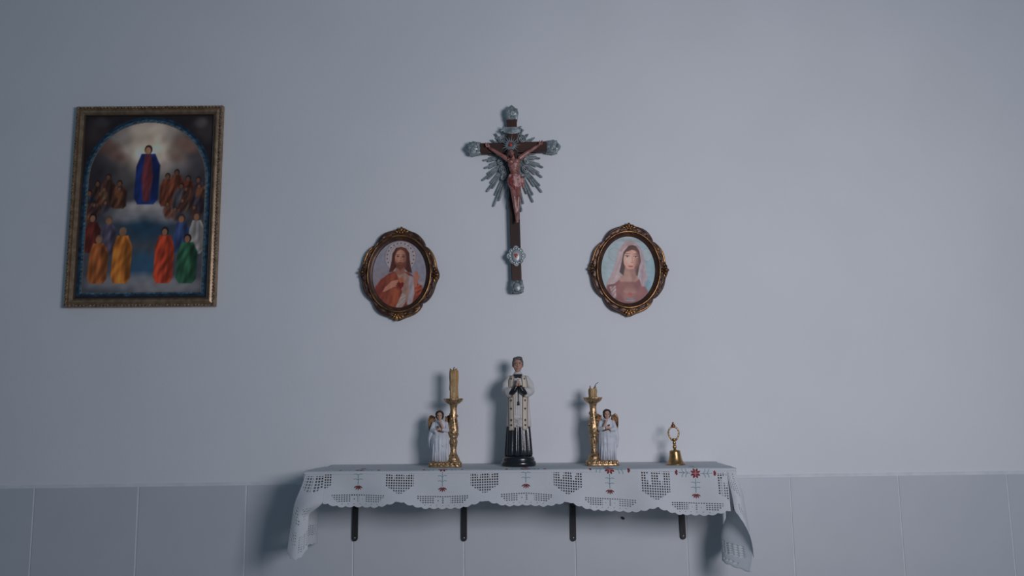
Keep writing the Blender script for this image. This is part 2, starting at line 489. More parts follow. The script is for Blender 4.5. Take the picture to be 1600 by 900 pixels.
# --- right corner
def CR(d): return XR-0.001+0.010*sm(d, 0, 0.06)+0.125*max(0, d-0.02)
def ER(d): return 0.5225+0.008*sm(d, 0, 0.09)+0.40*max(0, d-0.088)
LRf = lambda u: 0.205-0.108*u**0.85
def fright(i, j):
    u = i/NU; d = (LRf(u)-0.003*abs(math.sin(u*6*PI)))*j/ND
    cx = CR(d); ex = ER(d)
    if ex > cx: ex = cx
    x = cx+(ex-cx)*u
    bul = 0.010*math.sin(PI*u)*sm(d, 0.0, 0.06)
    y = -D-(yflare(XF1, d)*u)-bul-0.02*d
    return Vector((x, y, ZS-RF-d))
def hright(i, j):
    d = LRf(0.3)*j/ND; u = i/NU
    if 0.006 < d < 0.062 and 0.35 < u < 0.95: return (i % 6 in (1, 2, 3)) and (j % 5 in (1, 2)) and not (d < 0.03 and 0.55 < u < 0.75)
    if 0.095 < d < 0.125 and 0.1 < u < 0.7: return (i % 5 in (1, 2)) and (j % 4 in (1, 2))
    if 0.14 < d < 0.165 and u < 0.6: return (i % 5 in (1, 2)) and (j % 4 in (1, 2))
    return False
grid(fright, NU, ND, hright)
def frs(i, j):
    u = i/40; L_ = 0.238-0.045*u+0.003*abs(math.sin(u*9*PI)); d = L_*j/80
    y0 = -D-0.02*d; y1 = -0.022
    y = y0+(y1-y0)*u
    xw = 0.556+0.008*math.sin(u*8+1)*sm(d, 0, 0.1)
    xf = CR(min(d, 0.205))+0.0*d
    if d > 0.205: xf -= (d-0.205)*0.25
    x = xf+(xw-xf)*sm(u, 0, 0.5)
    x -= 0.040*sm(d, 0.07, 0.17)*math.sin(PI*min(1, u/0.6))**1.2
    x = XR+(x-XR)*sm(d, -0.01, 0.03)
    return Vector((x, y, ZS-RF*sm(d, 0, 0.006)-d))
def hrs(i, j):
    u = i/40
    return (0.05 < u < 0.5 and 60 < j < 72 or 0.1 < u < 0.4 and 74 < j < 77) and (i % 2 == 0) and (j % 2 == 0)
grid(frs, 40, 80, hrs)
# drop degenerate faces
Va = np.array(V); Fa = np.array(FC)
ar = np.linalg.norm(np.cross(Va[Fa[:, 2]]-Va[Fa[:, 0]], Va[Fa[:, 3]]-Va[Fa[:, 1]]), axis=1)
Fa = Fa[ar > 1e-8]
us = np.unique(Fa); remap = -np.ones(len(Va), int); remap[us] = np.arange(len(us))
cloth = empty('tablecloth', (0.015, -D/2, ZS))
tag(cloth, 'white crochet lace cloth with red embroidered flowers over the shelf', 'tablecloth')
off0 = Vector(cloth.location)
fab = obj('lace_fabric', [Vector(v)-off0 for v in Va[us]], remap[Fa].tolist(), M_cloth, cloth)
sd = fab.modifiers.new('thickness', 'SOLIDIFY'); sd.thickness = 0.0006; sd.offset = 0

def patch(bm, pts2, fn):
    """fan polygon given in cloth coordinates, laid on the cloth"""
    c = (sum(p[0] for p in pts2)/len(pts2), sum(p[1] for p in pts2)/len(pts2))
    vc = bm.verts.new(fn(c, 0.0016)-off0); vr = [bm.verts.new(fn(p, 0.0009)-off0) for p in pts2]
    vb = [bm.verts.new(fn(p, 0.0001)-off0) for p in pts2]
    n = len(pts2)
    for k in range(n):
        bm.faces.new((vc, vr[k], vr[(k+1) % n])); bm.faces.new((vr[k], vb[k], vb[(k+1) % n], vr[(k+1) % n]))
def petal(c, ang, r0_, r1_, wd):
    ca, sa = math.cos(ang), math.sin(ang)
    out = []
    for a, b in ((r0_, 0), ((r0_*0.6+r1_*0.4), wd/2), (r0_*0.3+r1_*0.7, wd*0.55), (r1_, wd*0.15), (r1_*0.98, -wd*0.15), (r0_*0.3+r1_*0.7, -wd*0.55), ((r0_*0.6+r1_*0.4), -wd/2)):
        out.append((c[0]+a*ca-b*sa, c[1]+a*sa+b*ca))
    return out
fn0 = lambda p, o: posp(p[0], p[1], o)
def flower(c, angs, r, fn=fn0, wd=0.0033, pink=False):
    bm = bmesh.new()
    for a in angs: patch(bm, petal(c, a, 0.0012, r, wd), fn)
    f = fromb('embroidered_flower', bm, M_red, cloth, False); f['label'] = 'red thread flower'
    if pink:
        bm = bmesh.new()
        for a in (PI/2, 0, PI, -PI/2): patch(bm, petal(c, a, 0.0, r*0.62, wd*0.7), fn)
        fromb('flower_heart', bm, M_pink, f, False)
def stem(segs, fn=fn0, rad=0.0007):
    bm = bmesh.new()
    for s_ in segs:
        pp = []
        for a, b in zip(s_[:-1], s_[1:]):
            for t in (0, 0.34, 0.67): pp.append(fn((a[0]+(b[0]-a[0])*t, a[1]+(b[1]-a[1])*t), 0.0007)-off0)
        pp.append(fn(s_[-1], 0.0007)-off0)
        tube(bm, pp, rad, 5)
    o = fromb('embroidered_stem', bm, M_teal, cloth); o['label'] = 'teal thread stem with leaves'
for c in PX:
    down = [PI*1.5+k*0.50 for k in (-2, -1, 0, 1, 2)]
    P0, P1 = 0.101, 0.051
    flower((c, P0), [PI/4+k*PI/2+s_ for k in range(4) for s_ in (-0.36, 0.36)], 0.0128, pink=True, wd=0.0044)
    flower((c, P1+0.002), down, 0.0125, wd=0.0027)
    flower((c, P0+P0-P1), [-a for a in down], 0.0085)
    for sg in (-1, 1):
        flower((c+sg*0.043, P0), [(0 if sg > 0 else PI)+k*0.6 for k in (-1.5, -0.5, 0.5, 1.5)], 0.008)
        stem([[(c+sg*0.012, P0), (c+sg*0.041, P0)]] +
             [[(c+sg*q, P0), (c+sg*(q+0.005), P0+s2*0.004), (c+sg*(q+0.006), P0+s2*0.010)] for q in (0.018, 0.027) for s2 in (-1, 1)])
    for sg in (-1, 1):
        b0 = P0+sg*0.012; b1 = P0+sg*0.046
        stem([[(c, b0), (c, b1)]] +
             [[(c, P0+sg*q), (c+s2*0.005, P0+sg*(q-0.003)), (c+s2*0.011, P0+sg*(q-0.002))] for q in (0.024, 0.036) for s2 in (-1, 1)])
# flowers on the hanging ends, seen on their inner side
for side, uu, dd in ((1, 0.80, 0.088), (1, 0.30, 0.088), (-1, 0.8, 0.075)):
    fnc = (frs if side > 0 else fls); Lr = 0.225; 
    def fne(p, o, side=side, fnc=fnc):
        i = p[0]*40; j = p[1]/(0.225 if side > 0 else 0.195)*(80 if side > 0 else 70)
        return fnc(i, j)+Vector((-side*o, 0, 0))
    def fne2(p, o, f=fne): return f((uu+p[0]/0.2, dd+p[1]), o)
    flower((0, 0), [k*0.7 for k in range(9)], 0.012, fne2)

# ------------------------------------------------------------------ painter for the flat prints (colours per vertex)
class Canvas:
    def __init__(s, X, Y, bgc):
        s.X, s.Y = X, Y; s.img = np.ones(X.shape+(3,))*np.array(bgc, float)
    def put(s, mask, col, alpha=1.0):
        m_ = (np.clip(mask, 0, 1)*alpha)[..., None]
        s.img = s.img*(1-m_)+np.asarray(col, float)*m_
    def e(s, cx, cy, rx, ry, col, rot=0.0, soft=3.0, alpha=1.0, fold=0.0, fdir=0.0, fper=14.0):
        c_, n_ = math.cos(rot), math.sin(rot)
        x = (s.X-cx)*c_+(s.Y-cy)*n_; y = -(s.X-cx)*n_+(s.Y-cy)*c_
        d = (np.sqrt((x/rx)**2+(y/ry)**2)-1)*min(rx, ry)
        s.put(0.5-d/soft, s.fo(col, fold, fdir, fper), alpha)
    def fo(s, col, fold, fdir, fper):
        col = np.asarray(col, float)
        if not fold: return col
        a = (s.X*math.cos(fdir)+s.Y*math.sin(fdir))/fper; b = (-s.X*math.sin(fdir)+s.Y*math.cos(fdir))/fper
        v = 1+1.05*fold*(np.sin(2.1*a+0.9*np.sin(0.55*b+a*0.7))*np.sin(0.5*b+0.8*a+1.7*np.sin(0.21*b))+0.45*np.sin(4.7*a+1.6*np.sin(0.4*b+1.1))*np.sin(0.7*b-a))
        return col*v[..., None]
    def p(s, pts, col, soft=3.0, alpha=1.0, fold=0.0, fdir=0.0, fper=14.0):
        d = np.full(s.X.shape, 1e9); ins = np.zeros(s.X.shape, bool); n = len(pts)
        for k in range(n):
            x0, y0 = pts[k]; x1, y1 = pts[(k+1) % n]
            dx, dy = x1-x0, y1-y0; l2 = dx*dx+dy*dy+1e-9
            t = np.clip(((s.X-x0)*dx+(s.Y-y0)*dy)/l2, 0, 1)
            d = np.minimum(d, np.hypot(s.X-x0-t*dx, s.Y-y0-t*dy))
            if y0 != y1:
                cr = ((y0 > s.Y) != (y1 > s.Y)) & (s.X < (x1-x0)*(s.Y-y0)/(y1-y0)+x0); ins ^= cr
        d = np.where(ins, -d, d)
        s.put(0.5-d/soft, s.fo(col, fold, fdir, fper), alpha)
    def line(s, a, b, wd, col, soft=2.0, alpha=1.0):
        dx, dy = b[0]-a[0], b[1]-a[1]; l2 = dx*dx+dy*dy+1e-9
        t = np.clip(((s.X-a[0])*dx+(s.Y-a[1])*dy)/l2, 0, 1)
        d = np.hypot(s.X-a[0]-t*dx, s.Y-a[1]-t*dy)-wd
        s.put(0.5-d/soft, col, alpha)
    def albedo(s, W, k=1.0):
        return np.clip(s2l(np.clip(s.img, 0, 255))/s2l(W)*WALB*k, 0.003, 0.92)

def print_mesh(name, P, Q, col, keep, material, parent):
    """P,Q: local x,z arrays; a front face at y=0 plus a thin back"""
    h_, w_ = P.shape
    idx = np.arange(h_*w_).reshape(h_, w_)
    f = np.stack([idx[1:, :-1], idx[1:, 1:], idx[:-1, 1:], idx[:-1, :-1]], -1).reshape(-1, 4)
    if keep is not None:
        kf = keep.reshape(-1)[f].all(1); f = f[kf]
    us_ = np.unique(f); rm = -np.ones(h_*w_, int); rm[us_] = np.arange(len(us_))
    vv = np.stack([P.ravel(), np.zeros(h_*w_), Q.ravel()], -1)[us_]
    o = obj(name, vv, rm[f].tolist(), material, parent, False)
    ca = o.data.color_attributes.new('print', 'FLOAT_COLOR', 'POINT')
    rgba = np.ones((len(us_), 4)); rgba[:, :3] = col.reshape(-1, 3)[us_]
    ca.data.foreach_set('color', rgba.ravel())
    return o

# ------------------------------------------------------------------ the big framed picture
PW, PH = 0.407, 0.553; FWID = 0.027
tl, trr, br, bl = (at(*q) for q in ((124, 170), (352, 167), (338, 480), (104, 481)))
pc = (tl+trr+br+bl)/4
PW = ((trr-tl).length+(br-bl).length)/2; PH = ((tl-bl).length+(trr-br).length)/2
prot = -math.atan2((trr-tl).z+(br-bl).z, (trr-tl).x+(br-bl).x)
pic = empty('framed_painting', (pc.x, -0.002, pc.z), (0, prot, 0))
tag(pic, 'large rectangular gilt framed painting of a blue-robed figure above a crowd', 'painting')
# rails with a mitred moulded profile: (distance inwards from the outer edge, height from the wall)
prof = [(0.0, 0.0), (0.0, 0.012), (0.0015, 0.0155), (0.006, 0.0155), (0.0075, 0.0125), (0.010, 0.0135), (0.0145, 0.0165), (0.019, 0.0150), (0.022, 0.0105), (0.0235, 0.0100), (0.0265, 0.0095), (0.0265, 0.004)]
def rail(name, p0, p1, inn, profile, material, parent):
    """p0->p1 outer corner to outer corner (x,z); inn = inward unit normal"""
    d = (Vector(p1)-Vector(p0)).normalized()
    vs1 = []; 
    for end, sg in ((Vector(p0), 1), (Vector(p1), -1)):
        vs1.append([(end.x+inn[0]*a+d.x*sg*a, -h, end.y+inn[1]*a+d.y*sg*a) for a, h in profile])
    bm = bmesh.new(); loft(bm, vs1, cap=True, closed=True)
    return sharp(fromb(name, bm, material, parent, True), 25)
a_, b_ = PW/2, PH/2
cs = [(-a_, -b_), (a_, -b_), (a_, b_), (-a_, b_)]
inn = [(0, 1), (-1, 0), (0, -1), (1, 0)]
bead_m = None
for k in range(4):
    p0, p1 = cs[k], cs[(k+1) % 4]
    rl = rail('frame_rail', p0, p1, inn[k], prof, M_frame, pic)
    # twisted rope moulding on the outer lip
    dv = Vector(p1)-Vector(p0); L_ = dv.length; dv.normalize(); n = int(L_/0.0095)
    ang = math.atan2(dv.y, dv.x)
    bm = bmesh.new()
    for i in range(n):
        t = 0.006+(L_-0.012)*i/(n-1)
        q = Vector(p0)+dv*t+Vector(inn[k])*0.0042
        ell(bm, (q.x, -0.0150, q.y), (0.0056, 0.0030, 0.0026), (0, -(ang+0.7), 0), 1)
    fromb('rope_moulding', bm, M_rope, rl)
    p0b = (p0[0]+math.copysign(0.0235, -p0[0]), p0[1]+math.copysign(0.0235, -p0[1])); p1b = (p1[0]+math.copysign(0.0235, -p1[0]), p1[1]+math.copysign(0.0235, -p1[1]))
    rail('liner', p0b, p1b, inn[k], [(0, 0.003), (0, 0.0112), (0.0015, 0.0118), (0.003, 0.0112), (0.0042, 0.006), (0.0042, 0.003)], M_liner, rl)
bm = bmesh.new(); box(bm, (0, -0.003, 0), (PW-0.006, 0.004, PH-0.006)); fromb('backing_board', bm, M_liner, pic, False)
# the print: a stand-in devotional scene, figures on clouds under an arch
iw, ih = PW/2-0.0265, PH/2-0.0265
NXp, NYp = 200, 290
gx = np.linspace(0, 1, NXp); gy = np.linspace(0, 1, NYp)
GX, GY = np.meshgrid(gx, gy)
Xz, Yz = GX*500, GY*720                                # painting's own drawing units
cv = Canvas(Xz, Yz, (34, 30, 36))
def noise2(X, Y, sc_, seed):
    r = np.random.RandomState(seed); v = np.zeros(X.shape)
    for k in range(14):
        a = r.uniform(0, 2*PI); f = r.uniform(0.4, 1.6)/sc_
        v += np.sin((X*math.cos(a)+Y*math.sin(a))*f*2*PI+r.uniform(0, 6.3))
    return v/14**0.5
# spandrels and border
cv.e(40, 60, 40, 60, (52, 46, 50), 0.6, 30, 0.8); cv.e(465, 55, 35, 55, (62, 58, 62), -0.6, 30, 0.8)
cv.e(450, 30, 25, 20, (78, 78, 86), 0, 14, 0.7); cv.e(60, 25, 28, 18, (60, 62, 72), 0, 14, 0.6)
arch = lambda r: [(250-r*math.cos(t), 258-r*1.02*math.sin(t)) for t in np.linspace(0, PI, 32)] + [(250+r, 715-(250-r)*0.7), (250-r, 715-(250-r)*0.7)]
nb = noise2(Xz, Yz, 26, 21)
cv.p(arch(249), np.array([24, 46, 70.])*(1+0.22*nb[..., None]), 3)
cv.p(arch(237), np.array([52, 92, 122.])*(1+0.28*noise2(Xz, Yz, 18, 22)[..., None]), 3, 0.75)
cv.p(arch(229), (98, 92, 84), 2.5)
cv.p(arch(226), (84, 92, 106), 2.5)
inside = cv.img.copy()
# sky: glow above, smoke to the sides, blue gap between the clouds
gl = np.exp(-(((Xz-255)/135)**2+((Yz-115)/135)**2)); 
sky = np.array([58, 60, 72.])[None, None]*(1-gl[..., None])+np.array([206, 198, 186.])*gl[..., None]
sky = sky*(1+0.14*noise2(Xz, Yz, 130, 5)[..., None])
dep = np.clip((Yz-330)/200, 0, 1)[..., None]; sky = sky*(1-dep)+np.array([66, 74, 90.])*dep
dx_ = np.abs(Xz-250); inarch = np.where(Yz < 258, np.hypot(dx_, (258-Yz)/1.02) < 225, (dx_ < 225) & (Yz < 700))
cv.img = np.where(inarch[..., None], sky, cv.img)
cv.e(40, 250, 70, 130, (40, 36, 44), 0, 80, 0.8); cv.e(465, 260, 50, 120, (46, 44, 54), 0, 70, 0.7)
cv.e(255, 450, 95, 50, (32, 62, 92), 0, 50, 0.95); cv.e(250, 600, 60, 60, (40, 80, 118), 0, 40, 0.9)
for q in ((180, 395, 70, 32), (330, 400, 70, 30), (255, 368, 95, 26), (215, 372, 50, 22), (295, 375, 55, 20), (120, 660, 80, 26), (250, 655, 90, 28), (390, 668, 90, 24), (310, 690, 110, 18)):
    cv.e(q[0], q[1], q[2], q[3], (126, 132, 146), 0, 26, 0.75)
cv.e(252, 362, 70, 14, (160, 164, 172), 0, 18, 0.7)
# warm little clouds either side of the glow
for (x, y, r, c) in ((95, 130, 30, (104, 76, 66)), (140, 168, 20, (98, 72, 66)), (395, 120, 32, (128, 98, 88)), (360, 166, 20, (116, 92, 86))):
    cv.e(x, y, r*1.6, r, c, 0.3, 26, 0.7)
# middle groups
def fig(x, y, h, wd, col, head=(120, 82, 62), hair=(38, 28, 26), lean=0.0, fold=0.28, per=15, arm=None, armc=None, hd=None):
    hr = hd or h*0.075
    sh = y+hr*1.9
    cv.p([(x-wd*0.28, sh), (x+wd*0.28, sh), (x+wd*0.5, sh+h*0.2), (x+wd*0.46+lean, y+h*0.92), (x+wd*0.3+lean, y+h), (x-wd*0.35+lean, y+h), (x-wd*0.5+lean*0.6, y+h*0.88), (x-wd*0.46, sh+h*0.22)],
         col, 5, 1, fold, 0.25+lean*0.004, per)
    cv.p([(x+wd*0.12, sh+4), (x+wd*0.5, sh+h*0.2), (x+wd*0.47+lean, y+h*0.9), (x+wd*0.2+lean, y+h*0.95)], np.array(col)*0.45, 10, 0.55)
    cv.e(x, y+hr*0.85, hr*0.95, hr*1.15, hair, 0, 3); cv.e(x-hr*0.1, y+hr*1.1, hr*0.68, hr*0.9, head, 0, 3)
    if arm:
        for q0, q1 in zip(arm[:-1], arm[1:]): cv.line(q0, q1, wd*0.09, armc or col, 4)
        cv.e(arm[-1][0], arm[-1][1], hr*0.45, hr*0.4, head, 0, 3)
back = [(60, 262, 120, 60, (58, 40, 40)), (100, 236, 130, 58, (70, 44, 40)), (145, 262, 110, 60, (78, 50, 38)), (30, 300, 120, 60, (44, 50, 62)),
        (330, 235, 130, 58, (88, 46, 34)), (365, 220, 140, 60, (104, 56, 40)), (410, 245, 130, 60, (96, 46, 30)), (450, 250, 150, 52, (52, 46, 60)), (385, 275, 110, 66, (64, 66, 78))]
for b in back: fig(b[0], b[1], b[2], b[3], b[4], (104, 70, 56), (34, 26, 26), 0, 0.3, 13, hd=11)
# one plain blue robed figure standing on the cloud
fig(250, 124, 232, 96, (24, 46, 122), (164, 124, 100), (44, 30, 28), 0, 0.2, 22, hd=16)
cv.p([(238, 158), (262, 158), (272, 250), (262, 345), (238, 345), (228, 250)], (112, 42, 42), 8, 0.85, 0.2, 0.2, 14)
for k in range(26):
    r_ = random.Random(k*7+1); left_ = k % 2 == 0
    x = r_.uniform(18, 150) if left_ else r_.uniform(330, 482); y = r_.uniform(292, 395) if left_ else r_.uniform(275, 380)
    cc = r_.choice([(70, 44, 38), (96, 54, 40), (54, 52, 66), (84, 70, 52), (60, 40, 44), (108, 66, 40)])
    cv.e(x, y+22, 15, 24, cc, r_.uniform(-0.5, 0.5), 9, 0.75, 0.25, 0.4, 12); cv.e(x, y, 8, 9, (52, 38, 34), 0, 4, 0.9); cv.e(x-1, y+1.5, 5.5, 7, (122, 86, 68), 0, 3, 0.85)
# two plain rows of standing robed figures below
for x, y, h, wd, col, hr_ in ((50, 395, 150, 62, (92, 36, 30), (34, 26, 24)), (112, 405, 150, 60, (74, 70, 98), (90, 80, 72)), (392, 400, 150, 62, (44, 66, 118), (60, 48, 44)), (450, 392, 160, 58, (140, 144, 152), (60, 50, 46)),
                              (78, 480, 185, 76, (150, 84, 40), (92, 82, 74)), (168, 450, 215, 76, (176, 104, 36), (110, 98, 88)), (330, 450, 215, 76, (172, 58, 34), (36, 26, 24)), (418, 478, 188, 80, (38, 88, 66), (30, 24, 24))):
    fig(x, y, h, wd, col, (134, 96, 76), hr_, 0, 0.25, 16, hd=15)
cv.img = np.where(inarch[..., None], cv.img, inside)
lum = cv.img.mean(-1, keepdims=True); cv.img = lum+(cv.img-lum)*0.86
cv.img *= (1+0.05*noise2(Xz, Yz, 60, 9))[..., None]
pr = print_mesh('print', -iw+GX*2*iw, ih-GY*2*ih, cv.albedo(WL, 0.45), None, M_print, pic)
pr.location = (0, -0.0062, 0); pr['label'] = 'painted print of robed figures on clouds under an arch'

# ------------------------------------------------------------------ oval framed portraits
def oval_frame(cx, cy, rotdeg, label, painter, W, kk=0.7):
    c = at(cx, cy); e = empty('oval_portrait', (c.x, -0.002, c.z), (0, math.radians(rotdeg), 0))
    e.scale = (1, 1, 1.018)
    tag(e, label, 'portrait', 'oval framed portraits')
    PXM = 1/571.0
    ax, az = 42.5*PXM, 52.5*PXM                    # print opening
    n = 288
    def edge(t):
        """outer scalloped outline of the carved border, as an offset beyond the oval"""
        k = abs(math.sin(4*t))**0.55               # eight lobes
        card = sum(math.exp(-((((t-q+PI) % (2*PI))-PI)/0.17)**2) for q in (0, PI/2, PI, 3*PI/2))
        return (11.6+5.6*k*(1-0.8*card)+9.0*card)*PXM
    prof_ = [(0.0, 0.004), (0.0, 0.0075), (0.10, 0.008), (0.26, 0.011), (0.34, 0.0125), (0.45, 0.0165), (0.56, 0.0135), (0.62, 0.0125), (0.74, 0.0155), (0.86, 0.0145), (0.95, 0.010), (1.0, 0.005), (1.0, 0.0)]
    rings = []
    for i in range(n):
        t = 2*PI*i/n; ed = edge(t); nx, nz = math.cos(t)/ax, math.sin(t)/az; l = math.hypot(nx, nz); nx /= l; nz /= l
        ring = []
        for s_, h in prof_:
            w_in = min(s_, 0.58)*15.5*PXM if s_ <= 0.58 else 0.58*15.5*PXM+(s_-0.58)/0.42*(ed-0.58*15.5*PXM)
            hh = h
            if 0.6 < s_ < 1: hh = h+0.0010*math.sin(24*t+s_*9)
            ring.append((ax*math.cos(t)+nx*w_in, -hh, az*math.sin(t)+nz*w_in))
        rings.append(ring)
    rings.append(rings[0])
    bm = bmesh.new()
    rs = [[bm.verts.new(p_) for p_ in r] for r in rings[:-1]]; rs.append(rs[0])
    for a, b in zip(rs[:-1], rs[1:]):
        for k in range(len(prof_)-1): bm.faces.new((a[k], a[k+1], b[k+1], b[k]))
    fr = fromb('carved_frame', bm, M_bronze, e)
    def onrim(t, off):
        nx, nz = math.cos(t)/ax, math.sin(t)/az; l = math.hypot(nx, nz)
        return ax*math.cos(t)+nx/l*off, az*math.sin(t)+nz/l*off, math.atan2(nz/l, nx/l)
    # thin gilt bead round the oval
    bm = bmesh.new(); pts = []
    for i in range(160):
        t = 2*PI*i/160; x, z, _ = onrim(t, 7.0*PXM); pts.append((x, -0.0165, z))
    tube(bm, pts, 0.0020, 8, closed=True); fromb('gilt_bead', bm, M_rim, e)
    # acanthus clusters at the four points and leaf scrolls along the lobes
    for q in range(4):
        t = q*PI/2; x, z, a = onrim(t, 15.5*PXM)
        ca, sa = math.cos(a), math.sin(a)
        bm = bmesh.new()
        def lp(r, s_): return (x+ca*r*PXM-sa*s_*PXM, z+sa*r*PXM+ca*s_*PXM)
        for (r, s_, l, w_, ro, h) in ((1.0, 0, 3.8, 2.8, 0, 0.017), (-0.6, 4.2, 4.6, 1.9, 0.75, 0.0155), (-0.6, -4.2, 4.6, 1.9, -0.75, 0.0155),
                                      (-2.2, 8.4, 4.4, 1.6, 1.25, 0.0145), (-2.2, -8.4, 4.4, 1.6, -1.25, 0.0145), (-3.4, 2.2, 3.0, 1.5, 0.4, 0.017), (-3.4, -2.2, 3.0, 1.5, -0.4, 0.017)):
            u_, v_ = lp(r, s_); ell(bm, (u_, -h, v_), (l*PXM, 0.0045, w_*PXM), (0, -(a+ro), 0), 2)
        fromb('acanthus_ornament', bm, M_rim if q in (0, 1, 3) else M_bronze, e)
        bm = bmesh.new(); u_, v_ = lp(3.4, 0); ell(bm, (u_, -0.016, v_), (2.3*PXM, 0.004, 2.3*PXM)); ell(bm, (lp(-1, 0)[0], -0.0205, lp(-1, 0)[1]), (1.7*PXM, 0.003, 1.7*PXM)); fromb('rosette_bead', bm, M_rim, e)
    for i in range(8):
        t0 = PI/8+i*PI/4
        bm = bmesh.new(); pts = []; rad = []
        for k in range(17):
            t = t0+(k-8)/8*0.29; x, z, a = onrim(t, edge(t)-2.0*PXM); pts.append((x, -0.0125, z)); rad.append(0.0030*math.sin(PI*(k+1)/18)+0.0007)
        tube(bm, pts, rad, 8)
        for k in (-1, 1):
            x, z, a = onrim(t0+k*0.17, 11.5*PXM); ell(bm, (x, -0.0145, z), (3.4*PXM, 0.0022, 1.3*PXM), (0, -(a+k*1.1), 0), 2)
        fromb('leaf_scroll', bm, M_bronze if i % 3 else M_rim, e)
    # back plate
    bm = bmesh.new(); prism(bm, [(1.06*ax*math.cos(2*PI*i/64), 1.06*az*math.sin(2*PI*i/64)) for i in range(64)], 0.0, -0.0035)
    fromb('backing_board', bm, M_liner, e, False)
    # print
    nr, na = 62, 220
    R_ = np.linspace(0.0, 1.02, nr)[:, None]*np.ones((1, na+1)); T_ = np.ones((nr, 1))*np.linspace(0, 2*PI, na+1)[None]
    lx = R_*np.cos(T_); lz = R_*np.sin(T_)
    can = Canvas(410+lx*217, 452-lz*268, (128, 130, 146)); painter(can)
    Pm, Qm = lx*ax, lz*az
    o = print_mesh('print', Pm, Qm, can.albedo(W, kk), None, M_oprint, e); o.location = (0, -0.0052, 0)
    bmm = bmesh.new(); bmm.from_mesh(o.data); bmesh.ops.remove_doubles(bmm, verts=bmm.verts, dist=1e-7)
    for f in bmm.faces:
        if f.normal.y > 0: f.normal_flip()
    bmm.to_mesh(o.data); bmm.free()
    return e

def paint_man(c):
    c.put(np.clip((c.Y-200)/500, 0, 1), (112, 112, 132), 0.8)
    c.e(300, 560, 120, 120, (128, 112, 118), 0, 120, 0.6)
    c.e(410, 315, 128, 132, (118, 112, 126), 0, 4); c.e(410, 315, 122, 126, (150, 144, 154), 0, 4); c.e(410, 315, 92, 96, (136, 130, 140), 0, 5); c.e(410, 315, 88, 92, (152, 146, 154), 0, 6)
    for k in range(15):
        a = PI*0.86+k*(PI*1.28)/14; c.e(410+107*math.cos(a), 315+111*math.sin(a), 5.5, 5.5, (70, 56, 66), 0, 4)
    # robe
    c.p([(205, 640), (222, 560), (262, 500), (330, 448), (372, 430), (450, 430), (500, 446), (545, 490), (585, 560), (612, 640), (560, 760), (240, 760)], (104, 50, 44), 8, 1, 0.16, 0.5, 34)
    c.p([(300, 470), (372, 436), (400, 470), (390, 600), (370, 740), (270, 740), (300, 600)], (122, 64, 52), 14, 0.9, 0.12, 0.1, 26)
    c.p([(378, 436), (452, 436), (498, 470), (520, 560), (500, 640), (430, 740), (390, 730), (440, 600), (410, 500)], (140, 112, 106), 10, 1, 0.08, 0.4, 30)
    c.p([(484, 462), (526, 470), (540, 600), (520, 700), (480, 690), (492, 580)], (140, 132, 142), 8, 1, 0.08, 0.2, 26)
    c.p([(440, 600), (470, 620), (460, 690), (410, 716), (396, 712)], (146, 136, 136), 8, 0.9, 0.1, 0.8, 12)
    c.p([(360, 560), (420, 580), (412, 660), (380, 716), (340, 716)], (140, 74, 50), 16, 0.8, 0.1, 0.2, 24)
    # hair, face
    c.p([(412, 232), (370, 244), (344, 290), (340, 350), (330, 410), (324, 440), (352, 436), (380, 400), (440, 400), (478, 436), (512, 440), (500, 400), (488, 340), (480, 280), (452, 244)], (70, 40, 36), 6, 1, 0.12, 0.1, 18)
    c.p([(384, 380), (442, 380), (456, 440), (410, 462), (370, 440)], (128, 86, 78), 8)
    c.e(411, 325, 45, 72, (158, 112, 100), 0, 8); c.e(398, 312, 24, 50, (176, 132, 118), 0, 24, 0.7); c.e(446, 330, 16, 60, (112, 72, 66), 0, 24, 0.7); c.e(380, 346, 10, 22, (130, 84, 76), 0.2, 14, 0.5)
    c.p([(372, 352), (388, 366), (410, 360), (434, 366), (452, 350), (446, 396), (414, 424), (382, 398)], (94, 54, 44), 10, 0.9)
    c.e(412, 372, 17, 5, (132, 68, 62), 0, 4); c.e(412, 359, 22, 4, (84, 48, 40), 0, 5, 0.8)
    for sx in (-1, 1):
        c.e(411+sx*22, 312, 11, 5, (66, 46, 46), 0, 4); c.e(411+sx*22, 299, 14, 3.5, (90, 54, 48), -sx*0.1*-1, 4, 0.9)
    c.line((414, 310), (418, 344), 3, (128, 84, 76), 6, 0.7); c.e(414, 346, 10, 4, (124, 78, 70), 0, 5, 0.8)
    c.p([(412, 236), (384, 248), (368, 300), (380, 270), (408, 254), (440, 268), (454, 300), (446, 256)], (92, 56, 46), 6, 0.9)
    # heart, hands
    c.e(424, 500, 26, 20, (150, 84, 62), 0, 18, 0.9); c.p([(400, 528), (412, 516), (424, 524), (438, 514), (450, 526), (444, 552), (424, 576), (406, 552)], (98, 30, 30), 5)
    c.p([(280, 600), (300, 560), (352, 510), (392, 500), (402, 516), (370, 534), (384, 548), (340, 572), (300, 596)], (158, 108, 94), 5)
    for k in range(4): c.line((345, 522+k*13), (396-k*5, 506+k*14), 5.5, (164, 114, 100), 4); c.line((350, 529+k*13), (392-k*5, 513+k*14), 1.2, (110, 66, 58), 3, 0.7)
    c.p([(526, 520), (528, 440), (540, 424), (556, 440), (566, 470), (556, 540), (548, 590)], (150, 98, 86), 5)
    c.line((536, 470), (536, 424), 5, (156, 104, 90), 4); c.line((550, 470), (552, 430), 5, (150, 98, 86), 4); c.line((562, 490), (572, 466), 5, (146, 94, 82), 4)
    c.p([(536, 560), (580, 520), (606, 560), (590, 620), (556, 640)], (136, 66, 52), 6, 1, 0.2, 0.8, 18); c.e(588, 520, 18, 12, (140, 134, 142), 0.5, 6)
    c.img *= (1+0.03*noise2(c.X, c.Y, 60, 4))[..., None]
